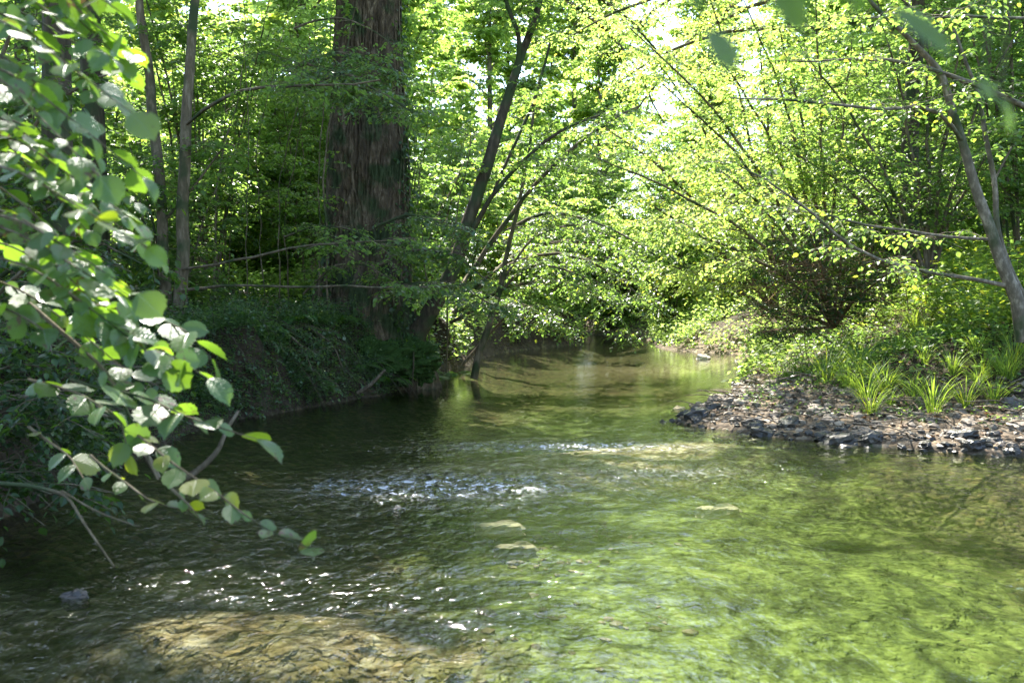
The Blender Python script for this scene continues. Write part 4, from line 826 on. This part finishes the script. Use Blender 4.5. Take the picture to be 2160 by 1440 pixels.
def grass_mesh(seed, nb, hgt, spread):
    rg = np.random.default_rng(seed); K = 6; t_ = np.linspace(0, 1, K)[None, :, None]; az = rg.uniform(0, 6.28, nb); h = np.stack([np.cos(az), np.sin(az), np.zeros(nb)], -1)
    Lb = hgt * rg.uniform(.5, 1.1, nb)[:, None, None]; out = rg.uniform(.45, 1.05, nb)[:, None, None]
    Lb = Lb * 1.15; C = (h * rg.uniform(0, spread, (nb, 1)))[:, None] + h[:, None] * Lb * out * t_ ** 1.5 + UP * Lb * (t_ - .45 * out * t_ ** 2.5)
    wd = np.array([.7, 1, .95, .75, .45, .05])[None, :, None] * rg.uniform(.0018, .0042, (nb, 1, 1)); s_ = np.stack([-np.sin(az), np.cos(az), np.zeros(nb)], -1)[:, None]
    V = np.stack([C - s_ * wd, C + s_ * wd], 2).reshape(nb, -1, 3); i = np.arange(K - 1) * 2; Fq = np.stack([i, i + 1, i + 3, i + 2], -1)
    Fa = (Fq[None] + (np.arange(nb) * 2 * K)[:, None, None]).reshape(-1, 4); mb = MB(); mb.add(V.reshape(-1, 3), Fa, np.repeat(rg.random(nb) * .8, 2 * K)); return mb.mesh('grass_tuft', M_grass)
gms = [grass_mesh(s_, 64, h, .09) for s_, h in ((1, .40), (2, .5), (3, .34))]
rg = np.random.default_rng(410); spots = [(1720, 12.2), (1745, 11.3), (1790, 11.0), (1850, 10.9), (1815, 11.4), (1880, 10.2), (1930, 10.3), (2010, 10.5), (2100, 9.9), (2130, 10.3), (1970, 9.8), (1690, 12.9), (1640, 13.6), (1840, 10.0), (2060, 10.8), (1665, 12.6), (1830, 10.4), (1800, 10.7), (1870, 10.6), (2040, 9.9), (1990, 10.1), (2075, 10.4), (1950, 10.9), (1760, 11.8), (1905, 11.6)]
named = {16: 'large arching tuft of bright grass at the edge of the gravel', 19: 'arching grass tuft right of the brightest tuft, above the dark stones', 0: 'grass tuft at the foot of the brown thicket'}
pts = [((px - 1080) / F * Yy, Yy, i) for i, (px, Yy) in enumerate(spots)]
while len(pts) < 150:
    x, y = rg.uniform(2.6, 8.5), rg.uniform(8.6, 17); d = river_sd(np.array([x]), np.array([y]))[0]
    if d > 1.25 + rg.uniform(0, .5) and rightside(np.array([x]), np.array([y]))[0]: pts.append((x, y, -1))
for i, (x, y, k) in enumerate(pts):
    o_ = link('grass_tuft', gms[i % 3]); o_.location = (x, y, H(x, y) - .01); o_.rotation_euler = (0, 0, rg.uniform(0, 6)); s_ = rg.uniform(.7, 1.25) * (1.25 if k in (16, 19) else 1); o_.scale = (s_,) * 3
    if k < 0: o_.scale = (s_, s_, s_ * rg.uniform(.5, 1.1))
    tag(o_, named.get(k, 'small tuft of arching green grass on the right bank'), 'grass', 'grass tufts on the right bank')
# gravel
import bmesh
bm = bmesh.new(); bmesh.ops.create_icosphere(bm, subdivisions=1, radius=1); SV = np.array([v.co[:] for v in bm.verts]); SF = np.array([[v.index for v in f.verts] for f in bm.faces]); bm.free()
def scatter(name, label, n, box, cond, smin, smax, m_, seed, flat=.55, p=2.5, kind='stuff'):
    rg = np.random.default_rng(seed); x = rg.uniform(box[0], box[1], n); y = rg.uniform(box[2], box[3], n); d = river_sd(x, y); k = cond(x, y, d); x, y = x[k], y[k]; n = len(x)
    z = height(x, y); sz = smin + (smax - smin) * rg.random(n) ** p; az = rg.uniform(0, 6.28, n); ca, sa = np.cos(az), np.sin(az)
    B = SV[None] * (1 + .22 * rg.normal(size=(n, len(SV), 1))) * np.stack([np.ones(n), rg.uniform(.55, .9, n), flat * rg.uniform(.6, 1.2, n)], -1)[:, None] * sz[:, None, None]
    Vx = B[..., 0] * ca[:, None] - B[..., 1] * sa[:, None] + x[:, None]; Vy = B[..., 0] * sa[:, None] + B[..., 1] * ca[:, None] + y[:, None]; Vz = B[..., 2] + (z + sz * .12)[:, None]
    mb = MB(); mb.add(np.stack([Vx, Vy, Vz], -1), (SF[None] + (np.arange(n) * len(SV))[:, None, None]).reshape(-1, 3), np.repeat(rg.random(n), len(SV)))
    return tag(link(name, mb.mesh(name, m_)), label, name, kind=kind)
scatter('gravel', 'dry brown and grey gravel covering the spit on the right bank', 20000, (1.2, 9, 7.4, 18), lambda x, y, d: rightside(x, y) & (d > .12) & (d < 1.9 + .4 * n2(x, y, 1., 9) - .7 * sm(11.5, 13, y)), .006, .07, M_stone_dry, 420, p=4)
scatter('gravel', 'dark wet gravel along the water edge of the right bank', 14000, (1.0, 9, 7.4, 18), lambda x, y, d: rightside(x, y) & (d > -.25) & (d < .3), .01, .05, M_stone_wet, 421)
scatter('gravel', 'pebbles on the river bed under the shallow water', 4000, (-3, 6, 2.8, 12), lambda x, y, d: (d < -.1) & (x < .6 + n2(x, y, .8, 77)) & (n2(x, y, 1.5, 78) > -.1), .008, .05, M_stone_dry, 422, flat=.45)
# stones
def rock_mesh(seed, m_):
    V, Fc = lump((0, 0, 0), 1, .75, .55, seed, amp=.38, sub=3, fr_=1.1); V = np.round(V * 2.6) / 2.6 * .35 + V * .65; mb = MB(); mb.add(V, Fc, np.full(len(V), .2 * seed % 1)); return mb.mesh('stone', m_)
wet = [rock_mesh(s_, M_stone_wet) for s_ in range(5)]; dry = [rock_mesh(s_ + 5, M_stone_dry) for s_ in range(5)]
def stone(mesh, x, y, r, label, group=None, dz=.12, rz=0, sz=1):
    o_ = link('stone', mesh); g = H(x, y); o_.location = (x, y, max(g, -.06) + r * dz * .55); o_.scale = (r, r, r * sz); o_.rotation_euler = (rng.uniform(-.3, .3), rng.uniform(-.3, .3), rz)
    return tag(o_, label, 'stone', group)
def pstone(mesh, px, py, r, label, **k):
    Yy = CAMZ * F / (py - 640); return stone(mesh, (px - 1080) / F * Yy, Yy, r, label, **k)
pstone(wet[0], 1472, 893, .13, 'dark pointed wet stone at the tip of the gravel spit', sz=1.3)
pstone(wet[1], 1505, 880, .10, 'upright dark slab of stone just right of the pointed tip stone', sz=1.6)
pstone(wet[2], 1437, 905, .07, 'low wet stone in the water left of the gravel spit')
pstone(wet[3], 1525, 918, .09, 'rounded black stone in the shallows below the spit tip')
pstone(wet[4], 1580, 918, .12, 'large black wet stone at the front edge of the spit')
pstone(wet[0], 1668, 915, .14, 'largest black stone at the water edge below the gravel spit', rz=1)
pstone(wet[1], 1755, 935, .10, 'square dark stone standing in the water right of the spit')
pstone(wet[2], 1840, 940, .11, 'dark stone half sunk at the edge below the grass tufts')
pstone(wet[3], 2040, 945, .13, 'round dark boulder near the right edge of the shore')
pstone(wet[0], 2145, 925, .14, 'dark round boulder at the far right of the stony shore')
pstone(wet[2], 833, 1075, .06, 'small black stone breaking the surface in the middle of the rapids', dz=1.1)
pstone(wet[4], 148, 1262, .07, 'black stone standing in the sparkling water near the lower left corner', dz=1.1)
ms = rock_mesh(21, M_stone_yel); pstone(ms, 1432, 862, .085, 'pale yellow stone standing in the water off the gravel spit', dz=.9); pstone(ms, 1462, 866, .05, 'small ochre stone beside the pale yellow stone', dz=.8, rz=2)
mp_ = rock_mesh(22, M_stone_pale); pstone(mp_, 1485, 757, .16, 'bright white stone in the water near the far right bank', dz=.9); pstone(mp_, 1560, 762, .14, 'bright white stone at the foot of the far sunlit bank', rz=2)
pstone(wet[1], 1640, 792, .13, 'dark stone in the shallow water before the far bank')
def sunk(px, py, r, lb, m_):
    Yy = (CAMZ + .12) * F / (py - 640); x = (px - 1080) / F * Yy; o_ = link('stone', m_); o_.location = (x, Yy, -.19); o_.scale = (r, r * .6, .09); return tag(o_, lb, 'stone')
sunk(1055, 1097, .16, 'pale flat stone under the water in the middle of the stream', mp_); sunk(1090, 1142, .13, 'smaller pale stone under the water below the first one', mp_); sunk(1520, 1062, .16, 'pale stone under the water below the gravel spit', mp_)
rg = np.random.default_rng(430); cnt = 0
while cnt < 220:
    x, y = rg.uniform(1.4, 6), rg.uniform(7.8, 14); 
    d = river_sd(np.array([x]), np.array([y]))[0]
    if not (-.18 < d < 1.5) or not rightside(np.array([x]), np.array([y]))[0]: continue
    if rg.random() < d / 2.6: continue
    w_ = d < .2 or (d < .6 and rg.random() < .5); stone((wet if w_ else dry)[int(rg.integers(5))], x, y, rg.uniform(.025, .06) + .11 * rg.random() ** 4, 'small dark wet stone along the gravel shore' if w_ else 'small dry brown stone lying on the gravel shore', 'wet stones of the shore' if w_ else 'dry stones of the shore', rz=rg.uniform(0, 6)); cnt += 1
# driftwood and twigs
def stick(name, pts, r, label, m_, seed, group=None, K=14):
    rg = np.random.default_rng(seed); c = resample(pts, K, rg, .02); mb = MB(); tubes(mb, (c - c[0])[None], (r * np.linspace(1.1, .5, K))[None], 7); o_ = link(name, mb.mesh(name, m_, True)); o_.location = c[0]; return tag(o_, label, 'stick', group)
stick('driftwood', [at(350, 1030, 7.2), at(425, 985, 7.3), at(465, 945, 7.4), at(475, 910, 7.5), at(503, 868, 7.6)], .026, 'crooked grey driftwood branch standing out of the water at the left bank', M_stem, 1)
stick('driftwood', [at(275, 880, 6.2), at(300, 940, 6.1), at(335, 1010, 6.0)], .03, 'straight dark branch slanting into the water behind the hazel sprays', M_stem, 2)
tw_ = []
for k in range(5):
    rg = np.random.default_rng(440 + k); c = resample([(0, 0, 0), (.2, rg.normal(0, .05), .03), (.45, rg.normal(0, .08), 0)], 9, rg, .02); mb = MB(); tubes(mb, c[None], (.006 * np.linspace(1.2, .4, 9))[None], 5); tw_.append(mb.mesh('twig', M_twig, True))
rg = np.random.default_rng(450); cnt = 0
while cnt < 240:
    x, y = rg.uniform(1.7, 7), rg.uniform(8.2, 14); d = river_sd(np.array([x]), np.array([y]))[0]
    if not (.15 < d < 2.0) or not rightside(np.array([x]), np.array([y]))[0]: continue
    o_ = link('twig', tw_[cnt % 5]); o_.location = (x, y, H(x, y) + .015); o_.rotation_euler = (0, rg.normal(-.08, .08), rg.uniform(0, 6.3)); s_ = rg.uniform(.5, 1.5); o_.scale = (s_,) * 3; cnt += 1
    tag(o_, 'dry pale twig lying on the gravel of the right bank', 'twig', 'dry twigs on the gravel shore')
rg = np.random.default_rng(460); n = 9000; x = rg.uniform(-6, 9, n); y = rg.uniform(7.5, 18, n); d = river_sd(x, y); k = d > .25; x, y = x[k], y[k]; n = len(x); mb = MB()
add_leaves(mb, np.stack([x, y, height(x, y) + .015], -1), rg.normal(0, 1, (n, 3)) * [1, 1, .15], UP + rg.normal(0, .3, (n, 3)), rg.uniform(.03, .08, n), 'mid', rg=rg)
tag(link('leaf_litter', mb.mesh('leaf_litter', M_dead)), 'dead brown leaves littering both banks', 'leaf litter', kind='stuff')
